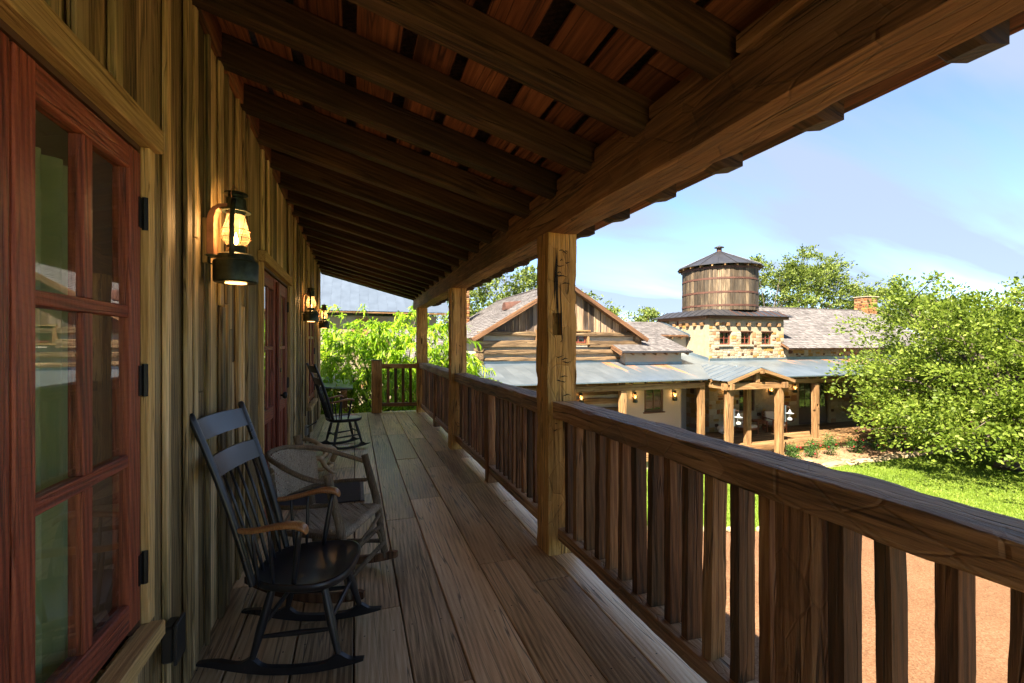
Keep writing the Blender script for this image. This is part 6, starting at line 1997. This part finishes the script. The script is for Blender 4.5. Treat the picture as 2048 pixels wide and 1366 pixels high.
# far wood beyond the pasture: reads as one mass
cx = []
for k in range(620):
    a = rng.uniform(-1.2, 2.6); d = rng.uniform(105, 150)
    cx.append((math.sin(a) * d, math.cos(a) * d, GZ + rng.uniform(0.5, 6.5)))
cx = np.array(cx); idx = np.repeat(np.arange(len(cx)), 40)
P = cx[idx] + rng.normal(size=(len(idx), 3)) * np.array([2.4, 2.4, 1.4])
v, f = leaf_quads(P, unit(rng.normal(size=P.shape)), rng.uniform(0.6, 1.2, len(P)), rng.uniform(0.5, 0.9, len(P)))
tag(link_mesh('distant_treeline', np_mesh('distant_treeline', v, f), M_leaf_far), 'dark green far wood along the edge of the pasture', 'woodland', None, 'stuff')

# bright peach tree at the end of the deck
pt = thing('peach_tree', 'bright yellow green tree with drooping narrow leaves beyond the deck end', 'tree', (1.2, 13.9, GZ))
blobs = [((0.1, 13.0, -0.1), (1.9, 1.5, 2.35), 720, 1), ((1.75, 13.4, 0.2), (1.5, 1.4, 2.2), 560, 2), ((2.75, 14.0, -0.55), (1.35, 1.3, 1.95), 420, 3), ((-0.9, 13.4, -0.4), (1.4, 1.5, 2.3), 440, 4), ((1.0, 12.3, -1.6), (2.3, 1.0, 1.6), 420, 6)]
sp = np.concatenate([clump_centres(n, c, r, 0.28, 0.55, GZ + 0.3, 60 + s) for c, r, n, s in blobs])
sp = sp[(sp[:, 1] > 10.95)]
c0 = np.array([1.0, 13.7, -0.6])
d0 = unit(sp - c0)
LP, LN, LL = [], [], []
tw = MB()
for q in range(len(sp)):
    # a spray: an arching twig that ends drooping, leaves in a fan along it
    s = sp[q]; dirv = unit((d0[q] + rng.normal(size=3) * 0.45)[None])[0]
    dirv[2] = abs(dirv[2]) * 0.5 + 0.15
    Lt = rng.uniform(0.35, 0.62)
    n = 18
    for k in range(n):
        a = 0.15 + 0.85 * k / n
        p = s + dirv * (a * Lt) + np.array([0, 0, -0.42 * Lt * a * a])
        tang = unit((dirv * 1.0 + np.array([0, 0, -0.85 * a]) + rng.normal(size=3) * 0.62)[None])[0]
        LP.append(p); LN.append(tang); LL.append(rng.uniform(0.14, 0.25))
    if q % 14 == 0:
        a_ = Vector(tuple(s)); b_ = Vector(tuple(s + dirv * Lt * 0.9 + np.array([0, 0, -0.34 * Lt])))
        o_ = Vector((1.2, 13.9, -1.6)).lerp(a_, 0.45)
        tw.tube([o_, o_.lerp(a_, 0.6) + Vector((0, 0, 0.12)), a_, b_], [0.018, 0.013, 0.008, 0.003], 5)
LP, LN, LL = np.array(LP), np.array(LN), np.array(LL)
v, f = long_leaves(LP, LN, LL, LL * rng.uniform(0.17, 0.25, len(LL)), rng.uniform(0.3, 1.0, len(LL)))
link_mesh('crown', mixed_mesh('crown', v - np.array([1.2, 13.9, GZ]), f), M_leaf_peach, pt, tr(1.2, 13.9, GZ))
tw.tube([(1.2, 13.9, GZ), (1.25, 13.85, -2.4), (1.2, 13.9, -1.5)], [0.15, 0.12, 0.09], 9)
tw.build('trunk', M_trunk, pt, smooth=True)

# rose bushes along the stone base
ROSES = [(16.75, 13.65, 0.55, 'small rose bush nearest the right portico post'), (17.6, 13.55, 0.62, 'second rose bush from the portico, with pink red blooms'),
         (18.6, 13.5, 0.78, 'tall slender rose bush between the smaller ones'), (20.0, 13.45, 0.66, 'dark leafed rose bush with red blooms before the stone base'),
         (21.3, 13.4, 0.70, 'rose bush with the most red blooms by the oak'), (22.5, 13.3, 0.6, 'rose bush at the edge of the oak branches'), (23.6, 13.3, 0.62, 'rose bush half hidden under the oak')]
for k, (x, y, h, lab) in enumerate(ROSES):
    t = thing('rose_bush', lab, 'bush', (x, y, GZ), 'rose bushes along the stone base')
    cen = clump_centres(26, (x, y, GZ + h * 0.55), (0.30, 0.28, h * 0.5), 0.3, 0.3, GZ + 0.05, 80 + k)
    idx = np.repeat(np.arange(len(cen)), 34)
    P = cen[idx] + rng.normal(size=(len(idx), 3)) * 0.075
    v, f = leaf_quads(P, unit(rng.normal(size=P.shape) + np.array([0, 0, 0.4])), rng.uniform(0.04, 0.075, len(P)), rng.uniform(0.025, 0.045, len(P)))
    link_mesh('foliage', np_mesh('foliage', v - np.array([x, y, GZ]), f), M_leaf_rose, t, tr(x, y, GZ))
    for q in range([2, 5, 3, 6, 9, 4, 3][k]):
        an, rr = random.uniform(3.4, 6.0), random.uniform(0.16, 0.32)
        p = (x + rr * math.cos(an), y + rr * math.sin(an), GZ + h * random.uniform(0.35, 1.0))
        m = MB()
        for w in range(3):
            m.lathe([(0.006, 0), (0.030 - 0.006 * w, 0.014 + 0.008 * w), (0.036 - 0.010 * w, 0.034 + 0.010 * w)], 7, (0, 0, -0.02), M=Matrix.Rotation(w * 0.6, 4, 'Z'), caps=False)
        m.build('bloom', M_petal, t, tr(p) @ Matrix.Rotation(random.uniform(-0.6, 0.6), 4, 'X'))
    st = MB()
    for q in range(5):
        e = Vector((x + random.uniform(-0.2, 0.2), y + random.uniform(-0.2, 0.2), GZ + h * random.uniform(0.6, 1.0)))
        st.tube([(x, y, GZ), Vector((x, y, GZ)).lerp(e, 0.5) + Vector((0.03, 0, 0.05)), e], [0.008, 0.006, 0.003], 5)
    st.build('stem', M_trunk, t)

# ledge rocks between bed and lawn
xr = 15.9
k = 0
where = ['at the portico end of', 'second along', 'third along', 'fourth along', 'fifth along', 'sixth along', 'seventh along', 'eighth along', 'ninth along', 'tenth along', 'eleventh along', 'twelfth along', 'thirteenth along', 'last along']
while xr < 25 and k < 14:
    w = random.uniform(0.45, 1.0); d = random.uniform(0.3, 0.5); h = random.uniform(0.10, 0.22)
    bm = bmesh.new(); bmesh.ops.create_cube(bm, size=1)
    bmesh.ops.subdivide_edges(bm, edges=bm.edges, cuts=4, use_grid_fill=True)
    for vv in bm.verts:
        q = vv.co.copy(); ln = max(abs(q.x), abs(q.y), abs(q.z)) * 2
        rd = q.normalized() * 0.5
        q = q.lerp(rd * 1.1, 0.35)
        nz = mnoise.noise(Vector((q.x * 2.6 + k * 7, q.y * 2.6, q.z * 2.6)))
        vv.co = Vector((q.x * w, q.y * d, q.z * h)) * (1 + 0.28 * nz)
    me = bpy.data.meshes.new('ledge_rock'); bm.to_mesh(me); bm.free()
    o = link_mesh('ledge_rock', me, M_ledge, None, tr(xr + w / 2, 12.38 + random.uniform(-0.06, 0.06) + (max(0, 16.6 - xr) * 0.7), GZ + h * 0.42) @ Matrix.Rotation(R(random.uniform(-12, 12)), 4, 'Z'))
    tag(o, 'flat tan ledge rock ' + where[k] + ' the flower bed edge', 'rock', 'ledge rocks edging the flower bed')
    xr += w + random.uniform(0.0, 0.1); k += 1
# edging stones between lawn and gravel
for k in range(34):
    s = k / 33 * (len(edge) - 4) + 1.2
    i = int(s); q = s - i
    ex, ey = edge[i][0] * (1 - q) + edge[i + 1][0] * q, edge[i][1] * (1 - q) + edge[i + 1][1] * q
    bm = bmesh.new(); bmesh.ops.create_icosphere(bm, subdivisions=2, radius=0.5)
    w = random.uniform(0.22, 0.40)
    for vv in bm.verts:
        nz = mnoise.noise(vv.co * 2.2 + Vector((k * 5.3, 1, 2)))
        vv.co = Vector((vv.co.x * w, vv.co.y * 0.2, vv.co.z * 0.16)) * (1 + 0.35 * nz)
    me = bpy.data.meshes.new('edging_stone'); bm.to_mesh(me); bm.free()
    o = link_mesh('edging_stone', me, M_st_cream if k % 3 else M_ledge, None, tr(ex, ey + random.uniform(-0.03, 0.03), GZ + 0.045) @ Matrix.Rotation(R(random.uniform(-30, 5)), 4, 'Z'))
    tag(o, 'small pale edging stone in the row between lawn and gravel', 'stone', 'edging stones between lawn and gravel')
